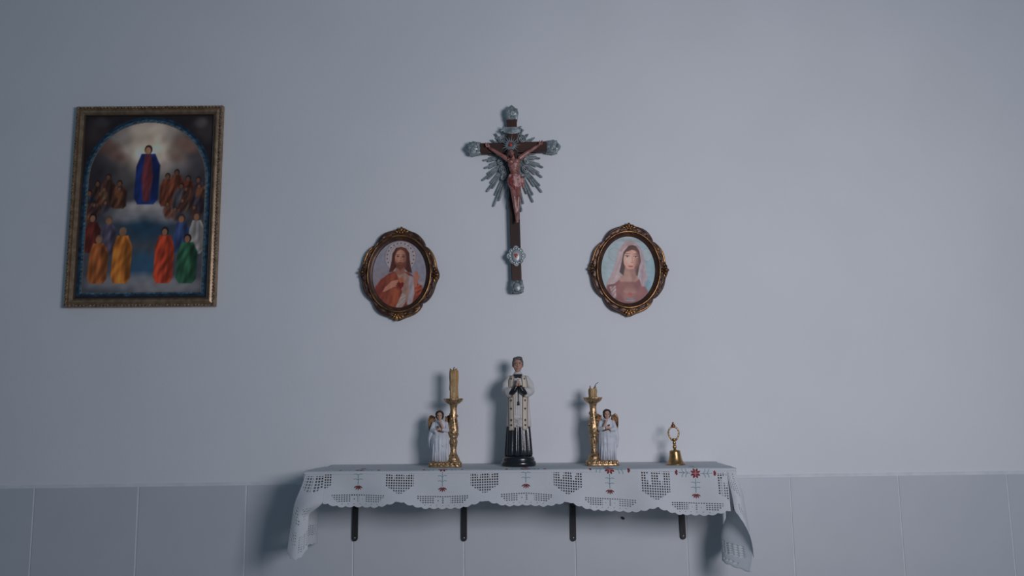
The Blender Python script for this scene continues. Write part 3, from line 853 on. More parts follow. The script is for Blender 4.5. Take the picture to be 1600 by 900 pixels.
def paint_woman(c):
    c.img[:] = (140, 152, 164)
    c.put(np.clip((c.X-470)/130, 0, 1), (114, 140, 154), 0.9); c.put(np.clip((330-c.X)/130, 0, 1), (128, 148, 156), 0.7)
    c.put(np.clip((c.Y-560)/120, 0, 1)*np.clip((c.X-500)/60, 0, 1), (70, 108, 124), 0.9)
    for q in ((300, 330, 50), (560, 330, 46)):
        c.e(q[0], q[1], q[2], q[2]*1.15, (112, 124, 136), 0, 4, 0.7); c.e(q[0], q[1], q[2]-5, q[2]*1.15-5, (142, 154, 164), 0, 5, 0.8)
    c.e(425, 215, 120, 16, (120, 128, 136), 0, 10, 0.6)
    # dress
    c.p([(215, 760), (238, 580), (300, 540), (360, 500), (470, 500), (540, 560), (575, 640), (570, 760)], (112, 70, 72), 8, 1, 0.1, 0.3, 50)
    c.p([(340, 560), (400, 545), (450, 560), (470, 640), (400, 700), (330, 640)], (128, 84, 82), 20, 0.7)
    # veil behind
    c.p([(420, 222), (372, 240), (330, 290), (306, 400), (270, 500), (228, 576), (300, 566), (350, 520), (380, 420), (480, 420), (500, 520), (520, 586), (560, 560), (566, 520), (548, 420), (530, 320), (500, 256), (462, 228)], (150, 134, 142), 6, 1, 0.06, 0.4, 34)
    c.p([(440, 250), (400, 262), (372, 300), (358, 380), (340, 470), (372, 500), (450, 510), (486, 500), (500, 420), (520, 360), (512, 300), (486, 262)], (62, 44, 44), 8)
    c.p([(384, 430), (462, 430), (470, 490), (500, 520), (470, 548), (350, 548), (330, 524), (372, 496)], (150, 116, 108), 14); c.p([(420, 450), (474, 440), (480, 520), (446, 540)], (122, 88, 82), 20, 0.6)
    c.e(430, 362, 58, 86, (176, 134, 122), 0.12, 8); c.e(414, 372, 32, 56, (196, 158, 148), 0.1, 28, 0.75); c.e(478, 392, 18, 44, (138, 94, 88), 0.15, 24, 0.7); c.e(396, 398, 16, 14, (196, 140, 132), 0, 18, 0.6)
    c.p([(470, 290), (500, 300), (498, 400), (470, 440), (478, 370)], (120, 82, 76), 16, 0.7)
    c.p([(436, 262), (392, 280), (372, 330), (396, 306), (440, 290), (480, 300), (500, 330), (496, 280)], (76, 50, 46), 7)
    for (x, y) in ((402, 345), (470, 347)):
        c.e(x, y-2, 18, 9, (138, 96, 92), 0.05, 8, 0.8); c.e(x, y, 15, 6, (186, 172, 170), 0.05, 4, 0.9); c.e(x, y, 6, 5.5, (62, 48, 52), 0, 4); c.e(x, y-6, 17, 2.6, (62, 42, 44), 0.05, 3); c.e(x, y-23, 20, 3, (92, 60, 56), 0.0, 4, 0.85)
    c.line((442, 345), (444, 388), 3, (150, 104, 96), 7, 0.7); c.e(440, 392, 12, 4, (140, 92, 86), 0, 5, 0.8); c.e(430, 424, 20, 7, (148, 72, 74), 0.05, 5); c.e(430, 449, 14, 4, (146, 100, 94), 0, 6, 0.6)
    # veil front edges
    c.p([(424, 224), (380, 240), (344, 290), (318, 400), (280, 500), (236, 572), (290, 566), (324, 500), (352, 400), (372, 310), (410, 262)], (160, 142, 148), 5, 1, 0.07, 0.35, 26)
    c.p([(440, 226), (490, 252), (524, 320), (540, 420), (566, 530), (540, 586), (516, 574), (508, 470), (512, 380), (500, 300), (470, 256)], (148, 130, 140), 5, 1, 0.07, 0.2, 22)
    c.p([(380, 226), (430, 218), (480, 240), (440, 250), (392, 262), (352, 310), (340, 300)], (142, 118, 122), 8, 0.8)
    c.p([(260, 590), (310, 580), (316, 670), (290, 690)], (140, 122, 126), 6, 0.9, 0.2, 0.5, 12)
    c.e(425, 640, 60, 50, (140, 104, 98), 0, 40, 0.5)
    for k in range(9): 
        a = -PI*0.1-k*PI*0.8/8; c.line((425, 640), (425+56*math.cos(a), 640+46*math.sin(a)), 1.6, (160, 128, 116), 4, 0.7)
    c.p([(410, 636), (424, 628), (440, 636), (436, 656), (425, 668), (414, 656)], (150, 78, 74), 5)
    c.e(425, 690, 44, 14, (128, 122, 128), 0, 6); 
    for k in range(7): c.e(390+k*12, 686, 5, 7, (88, 78, 84), 0, 3, 0.8)
    c.e(566, 560, 20, 34, (92, 124, 140), 0.3, 8, 0.8, 0.1)
    c.img *= (1+0.03*noise2(c.X, c.Y, 60, 8))[..., None]
oval_frame(624.8, 428.8, 2.5, 'oval bronze framed portrait of a bearded man in a red robe with a halo', paint_man, (136, 143, 156), 0.58)
oval_frame(981.0, 422.3, 1.7, 'oval bronze framed portrait of a veiled woman on pale blue', paint_woman, (150, 154, 166), 0.78)

# ------------------------------------------------------------------ the crucifix
S1 = 1/571.0
o_c = at(801, 234.8)
cru = empty('crucifix', (o_c.x, -0.004, o_c.z), (0, math.radians(-1.15), 0))
cru.scale = (1, 1, 1.05)
tag(cru, 'dark wooden crucifix with a pewter sunburst and a red-stained figure on the wall', 'crucifix')
# drawn in photo pixels about the crossing; y towards the room is negative
def cz(py): return 231-py
def cxp(px): return px-801
bm = bmesh.new(); box(bm, (0, -9, (cz(190)+cz(450))/2), (16, 8, 270), 1.2); fromb('upright_beam', bm, M_cross, cru, False, S1)
bm = bmesh.new(); box(bm, (0, -9.6, 0), (112, 8, 16.5), 1.2); fromb('cross_beam', bm, M_crossh, cru, False, S1)
def rose(bm, cx, czz, y, r, n, amp, hgt, sx=1.0, sz=1.0, seed=0):
    """small embossed leafy plate"""
    N_ = n*8; rnd = random.Random(seed)
    ph = rnd.uniform(0, 6)
    def R(t): return r*(1+amp*(abs(math.sin(n*t/2+ph))**0.7-0.5)+0.04*math.sin(5*t+ph))
    rings = []
    for f, h in ((1.0, 0), (1.0, hgt*0.45), (0.86, hgt*0.8), (0.62, hgt*0.62), (0.45, hgt*1.0), (0.2, hgt*1.25)):
        rings.append([(cx+sx*f*R(2*PI*i/N_)*math.cos(2*PI*i/N_), y-h-(0.25*hgt*math.sin(n*2*PI*i/N_) if 0.3 < f < 0.95 else 0), czz+sz*f*R(2*PI*i/N_)*math.sin(2*PI*i/N_)) for i in range(N_)])
    loft(bm, rings)
# end caps: leafy trefoils that grip the beam ends
for (dx, dz, ang, k) in ((0, cz(178), 0, 0), (-61, 0.5, PI/2, 1), (63, -0.5, -PI/2, 2), (0.5, cz(445), PI, 3)):
    bm = bmesh.new()
    out = [(-9, -10), (-9.6, -4), (-11, 2), (-9.5, 5.5), (-10, 8), (-6.5, 9.0), (-4, 11), (-2.4, 12.8), (0, 14.2), (2.4, 12.8), (4, 11), (6.5, 9.0), (10, 8), (9.5, 5.5), (11, 2), (9.6, -4), (9, -10), (4.5, -8.6), (0, -9.6), (-4.5, -8.6)]
    if k == 3: out = [(x, min(z, 10)) for x, z in out]
    prism(bm, out, -4, -15.0, 1.5)
    for (x, z, r, l) in ((0, 2, 4.6, 1.0), (-5.6, 4, 2.8, 0.8), (5.6, 4, 2.8, 0.8), (0, 9, 2.8, 0.9), (-5.5, -5, 2.6, 0.8), (5.5, -5, 2.6, 0.8), (0, -6, 2.2, 0.8)):
        if k == 3 and z > 8: continue
        rose(bm, x, z, -14.6, r, 6, 0.35, 1.8, seed=k*9+int(x*3+z))
    bmesh.ops.rotate(bm, cent=(0, 0, 0), matrix=Matrix.Rotation(-ang, 3, 'Y'), verts=bm.verts)
    bmesh.ops.translate(bm, vec=(dx, 0, dz), verts=bm.verts)
    fromb('end_cap', bm, M_pewter, cru, True, S1)
# sunburst: groups of stepped rays behind the cross
def tip(a):
    """length of the ray at angle a (0 = right, pi/2 = up)"""
    s_ = math.sin(a)
    if s_ >= 0: return 47-2*s_
    return 47+46*(-s_)**2.2
grp = 24
sun_o = (0.0, -10.0)
for g in range(grp):
    a0 = PI/2+PI/grp+2*PI*g/grp
    if abs(math.cos(a0)) < 0.07 and math.sin(a0) > 0: continue
    for b, (da, f) in enumerate(((-0.062, 0.80), (0.0, 1.0), (0.062, 0.87))):
        a = a0+da; L_ = tip(a0)*f*(0.94 if g % 2 else 1.0)
        if math.sin(a0) < -0.93: L_ *= 0.97
        wd = 1.75
        bm = bmesh.new()
        r_in = 9.0
        prism(bm, [(r_in, -0.7), (L_-3.0, -wd*0.72), (L_-1.0, -wd*0.62), (L_, 0), (L_-1.0, wd*0.62), (L_-3.0, wd*0.72), (r_in, 0.7)], -1.0-0.5*(b % 2), -3.4-0.9*(b == 1), 0.0)
        tube(bm, [(r_in, -3.4-0.8*(b == 1), 0), (L_-2.5, -3.4-0.8*(b == 1), 0)], [0.4, 0.85], 6)
        bmesh.ops.rotate(bm, cent=(0, 0, 0), matrix=Matrix.Rotation(-a, 3, 'Y'), verts=bm.verts)
        bmesh.ops.translate(bm, vec=(sun_o[0], 0, sun_o[1]), verts=bm.verts)
        fromb('ray', bm, M_pewter, cru, False, S1)
bm = bmesh.new()
prism(bm, [(25*math.cos(t)*(1+0.06*math.sin(12*t)), -14+30*math.sin(t)*(1+0.06*math.sin(12*t))) for t in np.linspace(0, 2*PI, 97)[:-1]], 0.0, -3.9, 0.6)
fromb('burst_plate', bm, M_pewd, cru, False, S1)
for (x, z, r, hand) in ((-16.5, 14.5, 6.2, 1), (15.5, 15, 6.2, -1), (-18, -33, 6.4, -1), (19.5, -33, 6.4, 1), (22, -20, 5.2, 1), (-21, -20, 5.4, -1), (17, -45, 5.0, 1), (-16.5, -45, 5.0, -1)):
    bm = bmesh.new(); pts = []
    for k in range(46):
        t = k/45*2.3*2*PI; q = r*(1-k/45*0.86); pts.append((x+hand*q*math.cos(t+1), -6.0-k*0.03, z+q*math.sin(t+1)))
    tube(bm, pts, 1.05, 6); fromb('scroll', bm, M_pewter, cru, True, S1)
# inscription ribbon above the head
bm = bmesh.new(); rings = []
for k in range(25):
    x = -14+28*k/24; t = (x/14); zc_ = cz(204.5)-2.6*math.cos(t*PI/2)+1.6; hh = 5.6-1.2*abs(t)
    y = -15.2-1.0*math.cos(t*PI)
    rings.append([(x, y, zc_-hh), (x, y-1.2, zc_-hh), (x, y-1.6, zc_), (x, y-1.2, zc_+hh), (x, y, zc_+hh)])
loft(bm, rings)
rb = fromb('ribbon', bm, M_pewter, cru, False, S1)
for s_ in (-1, 1):
    bm = bmesh.new(); pts = [(s_*(14-0.9*q*math.sin(q*1.1)), -14.8+q*0.2, cz(203)+4.5-q*1.6) for q in np.linspace(0, 4.5, 14)]
    tube(bm, pts, 1.5, 8); fromb('ribbon_curl', bm, M_pewter, rb, True, S1)
# halo
bm = bmesh.new()
for k in range(18):
    a = 2*PI*k/18; L_ = 17 if k % 2 == 0 else 13.5
    c_, n_ = math.cos(a), math.sin(a)
    wv = 1.5
    vs4 = [(4*c_-wv*n_*-1, -18.2, 4*n_-wv*c_), (L_*c_, -18.6, L_*n_), (4*c_-wv*n_, -18.2, 4*n_+wv*c_), (5*c_, -19.6, 5*n_)]
    v4 = [bm.verts.new(v) for v in vs4]
    for f in ((0, 1, 3), (1, 2, 3), (0, 2, 1), (0, 3, 2)): bm.faces.new([v4[i] for i in f])
rose(bm, 0, 0, -16.4, 6.5, 9, 0.1, 1.8)
bmesh.ops.translate(bm, vec=(-3.2, -1.5, 1.5), verts=bm.verts)
ha = fromb('halo', bm, M_pewter, cru, False, S1)
bm = bmesh.new(); ell(bm, (-3.2, -21.5, 1.6), (3.0, 1.8, 3.0)); ell(bm, (-3.6, -21, 4.8), (1.5, 1.2, 1.8)); fromb('halo_stone', bm, M_redg, ha, True, S1)
# the figure: one continuous body
bm = bmesh.new()
Yb = -19
hip = (1.5, Yb-1, cz(287)); wst = (1.5, Yb, cz(273)); chs = (1.0, Yb-2, cz(257)); nk = (-1.2, Yb-3, cz(248))
ell(bm, (1.0, Yb-1.5, cz(259)), (10.0, 6.5, 9.5)); ell(bm, (1.8, Yb-1, cz(266)), (8.6, 5.8, 9)); ell(bm, (2.0, Yb-0.5, cz(276)), (7.8, 5.4, 8)); ell(bm, (2.0, Yb-0.5, cz(286)), (8.8, 5.8, 7.5))
ell(bm, (-3.6, Yb-5.5, cz(256.5)), (4.6, 3.2, 3.8)); ell(bm, (5.6, Yb-5.5, cz(256.0)), (4.6, 3.2, 3.8))
for k in range(3):
    for s_ in (-1, 1): ell(bm, (1.6+s_*4.8, Yb-5.3, cz(264+k*3.2)), (3.0, 1.8, 0.9), (0, s_*0.35, 0))
chain(bm, [(-8.6, Yb-1.5, cz(251.5), 4.2), (-22, Yb-1, cz(242.5), 3.0), (-36.5, Yb+1, cz(232.5), 2.1)])
chain(bm, [(10.6, Yb-1.5, cz(250.5), 4.2), (25, Yb-1, cz(240.5), 3.0), (40.5, Yb+1, cz(231), 2.1)])
# hands with fingers
for (hx, hz, s_) in ((-39, cz(229), -1), (43.5, cz(228), 1)):
    ell(bm, (hx, Yb+1, hz), (3.2, 1.6, 2.8))
    for k in range(4): capsule(bm, (hx+s_*1.0, Yb+0.8, hz+1.8-k*1.1), (hx+s_*(4.4-0.5*abs(k-1)), Yb-0.6, hz+4.6-k*2.1), 0.9, 0.75)
    capsule(bm, (hx-s_*0.6, Yb, hz+1.6), (hx-s_*0.2, Yb-1.2, hz+4.6), 0.9, 0.75)
chain(bm, [(0.2, Yb-2, cz(252), 4.0), (-2.0, Yb-4, cz(245), 3.4)])
ell(bm, (-2.6, Yb-5.0, cz(243.5)), (4.6, 4.8, 5.6), (0.35, -0.12, 0)); ell(bm, (-3.0, Yb-9.6, cz(244.5)), (1.0, 1.3, 2.0)); ell(bm, (-2.8, Yb-7.4, cz(248.2)), (2.6, 2.5, 2.2))
chain(bm, [(-2.4, Yb-1, cz(288), 5.6), (-0.2, Yb-6.5, cz(311), 4.1), (2.6, Yb-3.0, cz(336), 2.9)])
chain(bm, [(6.2, Yb-1, cz(288), 5.6), (6.4, Yb-6.0, cz(312), 4.1), (4.4, Yb-2.0, cz(336), 2.9)])
chain(bm, [(2.8, Yb-3.5, cz(337), 2.8), (3.4, Yb-6.0, cz(345), 2.6), (3.6, Yb-7.4, cz(349.5), 1.8)]); chain(bm, [(4.6, Yb-2, cz(337), 2.6), (5.0, Yb-4, cz(344), 2.4)])
for k in range(4): capsule(bm, (2.0+k*1.1, Yb-7, cz(348)), (2.0+k*1.1, Yb-7.8, cz(351-0.3*k)), 0.75, 0.6)
corp = blob('corpus', bm, M_flesh, cru, 0.00085, 3, S1)
# hair, beard
bm = bmesh.new()
ell(bm, (-2.4, Yb-3.0, cz(242.0)), (5.6, 5.2, 5.6)); 
for s_ in (-1, 1): chain(bm, [(-2.4+s_*5, Yb-4, cz(240), 2.4), (-2.0+s_*6.2, Yb-4, cz(247), 2.2), (-1.6+s_*6.8, Yb-4.5, cz(252), 1.4)])
ell(bm, (-2.8, Yb-8.0, cz(249.4)), (2.7, 2.1, 2.0))
h_ = blob('hair', bm, M_dhair, corp, 0.0009, 2, S1)
for dx in (-2.0, 1.6):
    bm = bmesh.new(); ell(bm, (-2.7+dx, Yb-9.6, cz(243)), (1.1, 0.6, 0.55)); fromb('eye', bm, M_dark, corp, True, S1)
# loincloth with ragged folds and a knot at the hip
bm = bmesh.new(); rings = []
for k in range(12):
    f = k/11; z = cz(277)-f*21; wx = 9.2+3.2*math.sin(PI*f)**1.2-1.2*f; wy = 7.6+1.8*math.sin(PI*f)
    rings.append([(1.8+wx*math.cos(t)*(1+0.06*math.sin(7*t+f*5)), Yb-1.2+wy*math.sin(t)*(1+0.07*math.sin(9*t-f*4)), z+1.6*math.sin(2*t+1)+(1.5*math.sin(5*t) if k > 9 else 0)) for t in np.linspace(0, 2*PI, 49)[:-1]])
loft(bm, rings, cap=False)
lc = fromb('loincloth', bm, M_blood, corp, True, S1)
bm = bmesh.new(); ell(bm, (13.0, Yb-3, cz(282)), (3.0, 3.0, 3.4)); chain(bm, [(13.5, Yb-3, cz(284), 2.6), (14.6, Yb-2, cz(291), 2.2), (13.6, Yb-2, cz(297), 1.2)]); chain(bm, [(12, Yb-3, cz(284), 2.2), (11.4, Yb-4, cz(293), 1.6)])
blob('knot', bm, M_blood, lc, 0.0009, 2, S1)
for (x, z, y) in ((-38.6, cz(229.2), Yb-0.8), (43.0, cz(228.4), Yb-0.8), (3.4, cz(342.5), Yb-8)):
    bm = bmesh.new(); ell(bm, (x, y, z), (1.25, 1.2, 1.25)); fromb('nail', bm, M_nail, cru, True, S1)
# lower medallion
bm = bmesh.new()
zmed = cz(399); xm_ = 0.3
out = []
for i in range(64):
    t = 2*PI*i/64; r = 1+0.18*abs(math.cos(4*t))**0.6*(1 if i % 2 else 0.8)+0.16*(abs(math.cos(t))**14+abs(math.sin(t))**14)
    out.append((xm_+11.6*r*math.cos(t), zmed+12.2*r*math.sin(t)))
prism(bm, out, -12, -15.5, 1.0)
for i in range(16):
    t = 2*PI*i/16; ell(bm, (xm_+10*math.cos(t), -16, zmed+11*math.sin(t)), (1.9, 1.4, 1.9), None, 1)
md = fromb('medallion', bm, M_pewter, cru, False, S1)
bm = bmesh.new(); lathe(bm, [(6.6, 0), (6.6, 1.6), (5.6, 2.4), (3, 2.9), (0.01, 3)], 28, sx=1.0, sy=1.45)
bmesh.ops.rotate(bm, cent=(0, 0, 0), matrix=Matrix.Rotation(PI/2, 3, 'X'), verts=bm.verts); bmesh.ops.translate(bm, vec=(xm_, -15.2, zmed-0.5), verts=bm.verts)
fromb('medallion_oval', bm, mat('medallion_pale', (0.42, 0.43, 0.44), 0.4, 0.3), md, True, S1)
bm = bmesh.new(); ell(bm, (xm_-1.1, -18.4, zmed+0.8), (1.9, 0.9, 1.9)); ell(bm, (xm_+1.1, -18.4, zmed+0.8), (1.9, 0.9, 1.9)); ell(bm, (xm_, -18.3, zmed-0.8), (1.9, 0.9, 2.4))
fromb('heart', bm, M_redg, md, True, S1)
bm = bmesh.new(); lathe(bm, [(5.4, 0), (5.4, 1.2), (4.4, 1.8), (0.01, 2.2)], 24, sx=1, sy=1.35)
bmesh.ops.rotate(bm, cent=(0, 0, 0), matrix=Matrix.Rotation(PI/2, 3, 'X'), verts=bm.verts); bmesh.ops.translate(bm, vec=(0.5, -16.0, cz(446.5)), verts=bm.verts)
fromb('cap_oval', bm, M_pewter, cru, True, S1)

# ------------------------------------------------------------------ things on the shelf
DS = 0.080; S2 = (ZD-DS)/F*0.966
ZTOP = ZS+0.0006
def stand(px, depth=DS):
    p = at(px, 728, depth); return (p.x, -depth, ZTOP)

# --- statue of a priest
st = empty('priest_statue', stand(810.5), (0, 0, 0))
tag(st, 'painted figurine of a praying priest in white surplice and black cassock', 'statue')
bm = bmesh.new(); lathe(bm, [(25.5, 0), (27.3, 1), (27.8, 4), (27.2, 7), (25.2, 8.6), (25.0, 9.4), (25.6, 11), (24.0, 14), (20.5, 16.2), (0.01, 16.8)], 56, sy=0.80); fromb('base', bm, M_black, st, True, S2)
def ring(z, hw, hd, cx=0, cy=0, n=96, fold=0.0, nf=14, ph=0.0, sq=2.3):
    out = []
    for i in range(n):
        t = 2*PI*i/n; c_, s_ = math.cos(t), math.sin(t)
        k = (abs(c_)**sq+abs(s_)**sq)**(-1/sq)
        k *= 1+fold*(abs(math.sin(nf*t/2+ph))-0.5)+fold*0.35*math.sin(nf*0.7*t+1+ph)
        out.append((cx+hw*k*c_, cy+hd*k*s_, z))
    return out
bm = bmesh.new(); loft(bm, [ring(z, hw, hd, 0, 0, 120, fo, 16) for z, hw, hd, fo in ((16, 20.6, 15, 0.10), (19, 21.0, 15.4, 0.11), (26, 20.6, 15, 0.11), (40, 19.6, 14.2, 0.10), (55, 18.6, 13.4, 0.09), (66, 17.8, 12.8, 0.07), (72, 16, 11, 0.05))])
fromb('cassock', bm, M_black, st, True, S2)
bm = bmesh.new()
sp = ((61.5, 19.6, 15.0, 0.055), (63.5, 20.1, 15.3, 0.055), (70, 19.8, 15.0, 0.05), (85, 18.8, 14.2, 0.04), (100, 17.8, 13.6, 0.03), (115, 17.2, 13.2, 0.02), (128, 17.4, 12.6, 0.01), (136, 16.4, 11.4, 0.0), (141, 13.0, 9.4, 0), (144.5, 8.0, 7.4, 0), (147, 6.2, 6.4, 0))
rr = [ring(z, hw, hd, 0, 0, 120, fo, 22, 0.4) for z, hw, hd, fo in sp]
rr = [[(x, y, z+(1.0*math.sin(11*math.atan2(y, x)) if k == 0 else 0)) for x, y, z in r] for k, r in enumerate(rr)]
loft(bm, rr)
su = fromb('surplice', bm, mat('surplice_white', (0.60, 0.585, 0.565), 0.55, col2=(0.54, 0.52, 0.50), scale=60, bump=0.12, bscale=160), st, True, S2)
def front_y(x, z):
    zs = [s_[0] for s_ in sp]; hw = np.interp(z, zs, [s_[1] for s_ in sp]); hd = np.interp(z, zs, [s_[2] for s_ in sp])
    v = max(0.0, 1-abs(x/hw)**2.3); return -hd*v**(1/2.3)
def strip(name, pts, wd, thick, material, parent, off=0.5):
    """band laid over the front of the surplice: pts (x,z)"""
    bm = bmesh.new(); rings = []
    for k, (x, z) in enumerate(pts):
        yl, yr = front_y(x-wd/2, z), front_y(x+wd/2, z); ym = min(front_y(x, z), (yl+yr)/2)
        o_ = off+thick
        rings.append([(x-wd/2, yl+1.2, z), (x-wd/2, yl-o_, z), (x, ym-o_-0.1, z), (x+wd/2, yr-o_, z), (x+wd/2, yr+1.2, z)])
    loft(bm, rings); return fromb(name, bm, material, parent, False, S2)
for s_ in (-1, 1):
    path = [(s_*8.2, 143), (s_*9.6, 139), (s_*11.0, 132), (s_*11.6, 120), (s_*11.4, 105), (s_*11.0, 85), (s_*10.8, 70), (s_*10.8, 58.5)]
    path = [tuple(np.array(a)*(1-t)+np.array(b)*t) for a, b in zip(path[:-1], path[1:]) for t in (0, 0.5)]+[path[-1]]
    so = strip('stole', path, 8.6, 1.1, M_cream, st)
    for e_ in (-1, 1): strip('stole_edge', [(x+e_*3.7, z) for x, z in path], 0.9, 1.5, M_ochre, so)
    for z, big in ((137, 0.7), (103, 0.9), (90, 0.9), (72, 1.0), (64.5, 1.0)):
        x = s_*11.0 if z < 130 else s_*10.4; y = front_y(x, z)-1.9
        bm = bmesh.new()
        if z > 64.6:
            box(bm, (x, y, z), (1.3*big, 0.9, 4.4*big)); box(bm, (x, y, z+0.3), (3.4*big, 0.9, 1.2*big))
        else: ell(bm, (x, y, z), (1.6, 0.7, 1.6))
        fromb('stole_cross', bm, M_dark, so, False, S2)
    # fringe under the stole end
    bm = bmesh.new()
    for k in range(6): tube(bm, [(s_*10.8-3.4+k*1.35, front_y(s_*10.8, 63)-1.0, 59), (s_*10.8-3.4+k*1.35, front_y(s_*10.8, 63)-1.0, 56.2)], 0.5, 5)
    fromb('fringe', bm, M_cream, so, True, S2)
    # wide sleeve, cuff, hand
    bm = bmesh.new()
    chain(bm, [(s_*13.0, 0.5, 136, 7.0), (s_*18.2, -1.0, 128, 7.4), (s_*19.6, -4.0, 119, 7.6), (s_*15.5, -11.5, 116.5, 7.0), (s_*11.5, -15.5, 117.5, 6.2)])
    chain(bm, [(s_*19.0, -4.0, 117, 7.0), (s_*15.0, -10, 112.5, 5.2), (s_*11.8, -14.5, 111.5, 3.6)])
    sl = blob('sleeve', bm, su.data.materials[0], st, 0.0013, 5, S2)
    bm = bmesh.new(); pts = []
    for k in range(24):
        t = 2*PI*k/24; pts.append((s_*(9.4+1.6*math.cos(t)*0.6), -17.4-3.2*math.cos(t)*0.8, 116.2+7.6*math.sin(t)))
    tube(bm, pts, 0.85, 6, closed=True); fromb('sleeve_hem', bm, M_ochre, sl, True, S2)
    bm = bmesh.new(); chain(bm, [(s_*10.0, -17.0, 116.0, 5.6), (s_*6.4, -19.6, 118.6, 4.6), (s_*3.6, -20.4, 124.0, 3.5)])
    cu = blob('cuff', bm, M_black, st, 0.0010, 2, S2)
hb = bmesh.new()
for s_ in (-1, 1):
    ell(hb, (s_*1.9, -20.6, 127.5), (1.9, 3.2, 3.6), (0.2, 0, s_*0.1))
    for k in range(4):
        y = -23.0+k*1.55; capsule(hb, (s_*1.7, y+0.6, 129.5), (s_*0.85, y-0.3, 136.4-0.8*abs(k-1.4)), 1.0, 0.72)
    capsule(hb, (s_*2.6, -18.6, 128), (s_*1.5, -20.4, 133.2), 1.1, 0.8); chain(hb, [(s_*3.2, -20.2, 124, 2.4), (s_*2.2, -20.6, 127, 2.3)])
blob('hands', hb, M_skin, st, 0.0007, 1, S2)
bm = bmesh.new(); tube(bm, [(0.5, -13.6, 128), (0.6, -14.6, 118), (0.5, -14.6, 106), (0.5, -15.0, 100)], [0.7, 0.7, 0.7, 0.5], 6); lathe(bm, [(0.6, 4), (1.6, 2.5), (1.4, 1.4), (2.0, -2.5), (0.01, -2.6)], 12, (0.5, -15.2, 98)); fromb('cord', bm, M_dark, st, True, S2)
lz_ = strip('lace_hem', [(x_, 0) for x_ in ()] or [(0, 76), (0, 72), (0, 68), (0, 64.5), (0, 62)], 13.0, 0.25, M_lace, su, 0.35)
for dx in (-3.6, 0.2, 3.8):
    strip('surplice_fold', [(dx, z) for z in (124, 110, 95, 80)], 1.5, 0.4, su.data.materials[0], su, 0.3)
bm = bmesh.new(); lathe(bm, [(6.2, 139), (7.4, 140), (7.2, 143.5), (6.4, 146.8), (5.6, 147.4), (0.01, 147.4)], 32, (0, 0.2, 0), 1.0, 1.0); co = fromb('collar', bm, M_black, st, True, S2)
bm = bmesh.new(); lathe(bm, [(5.4, 146.4), (5.8, 146.8), (5.7, 148.6), (5.2, 149), (0.01, 149)], 32, (0, 0.0, 0)); fromb('collar_band', bm, M_white, co, True, S2)
bm = bmesh.new(); prism(bm, [(-6.4, 144.5), (6.4, 144.5), (7.0, 138.5), (2.4, 137.6), (0, 139.0), (-2.4, 137.6), (-7.0, 138.5)], -5, -10.8, 0.5); fromb('rabat', bm, M_black, co, False, S2)
# head: one skin
HZ = 159.5
def head_blob(bm, k=1.0, c=(0, 0, 0)):
    cx, cy, cz_ = c
    def E(x, y, z, r): ell(bm, (cx+x*k, cy+y*k, cz_+z*k), tuple(q*k for q in r))
    E(0, 0.8, 3.2, (8.2, 9.0, 9.0)); E(0, -1.6, -2.2, (7.0, 7.2, 9.2)); E(0, -3.8, -8.2, (4.2, 4.4, 3.6)); E(0, -9.0, -1.6, (1.3, 2.0, 2.4)); E(0, -8.2, 1.2, (1.0, 1.2, 3.0))
    E(0, -7.5, -6.2, (2.6, 1.2, 1.2))
    for s_ in (-1, 1):
        E(s_*4.2, -5.4, -2.6, (2.6, 2.4, 2.4)); E(s_*8.2, 1.0, -0.4, (1.2, 2.0, 2.8)); E(s_*3.4, -7.0, 3.3, (2.5, 1.2, 1.0))
bm = bmesh.new(); head_blob(bm, 1.0, (0, -1, HZ)); capsule(bm, (0, 0.8, 146), (0, 0.2, 153), 4.9, 4.9)
hd_ = blob('head', bm, M_skin, st, 0.0008, 2, S2)
bm = bmesh.new(); ell(bm, (0, 1.2, HZ+5.2), (9.3, 9.4, 8.6)); ell(bm, (0, 3.4, HZ+0.5), (8.7, 7.2, 7.6)); ell(bm, (1.5, -5.4, HZ+9.6), (6.4, 3.6, 3.6)); ell(bm, (-4.2, -4.4, HZ+8.8), (4.0, 3.6, 3.2))
for s_ in (-1, 1): ell(bm, (s_*8.0, -1.4, HZ+2.6), (1.3, 2.4, 4.2))
# keep the brow clear
bmesh.ops.rotate(bm, cent=(0, 0, HZ+4), matrix=Matrix.Rotation(-0.16, 3, 'X'), verts=bm.verts)
blob('hair', bm, M_ghair, hd_, 0.0009, 2, S2)
for s_ in (-1, 1):
    bm = bmesh.new(); ell(bm, (s_*3.3, -8.45, HZ+0.4), (1.5, 0.6, 0.75)); ey = fromb('eye', bm, M_white, hd_, True, S2)
    bm = bmesh.new(); ell(bm, (s_*3.3, -8.9, HZ+0.3), (0.8, 0.4, 0.75)); fromb('iris', bm, M_dark, ey, True, S2)
    bm = bmesh.new(); tube(bm, [(s_*1.4, -9.1, HZ+2.6), (s_*3.4, -9.2, HZ+3.3), (s_*5.6, -7.9, HZ+2.6)], [0.4, 0.6, 0.3], 6); fromb('eyebrow', bm, M_ghair, hd_, True, S2)
bm = bmesh.new(); ell(bm, (0, -9.2, HZ-6.1), (2.5, 0.7, 0.6)); fromb('mouth', bm, M_lip, hd_, True, S2)

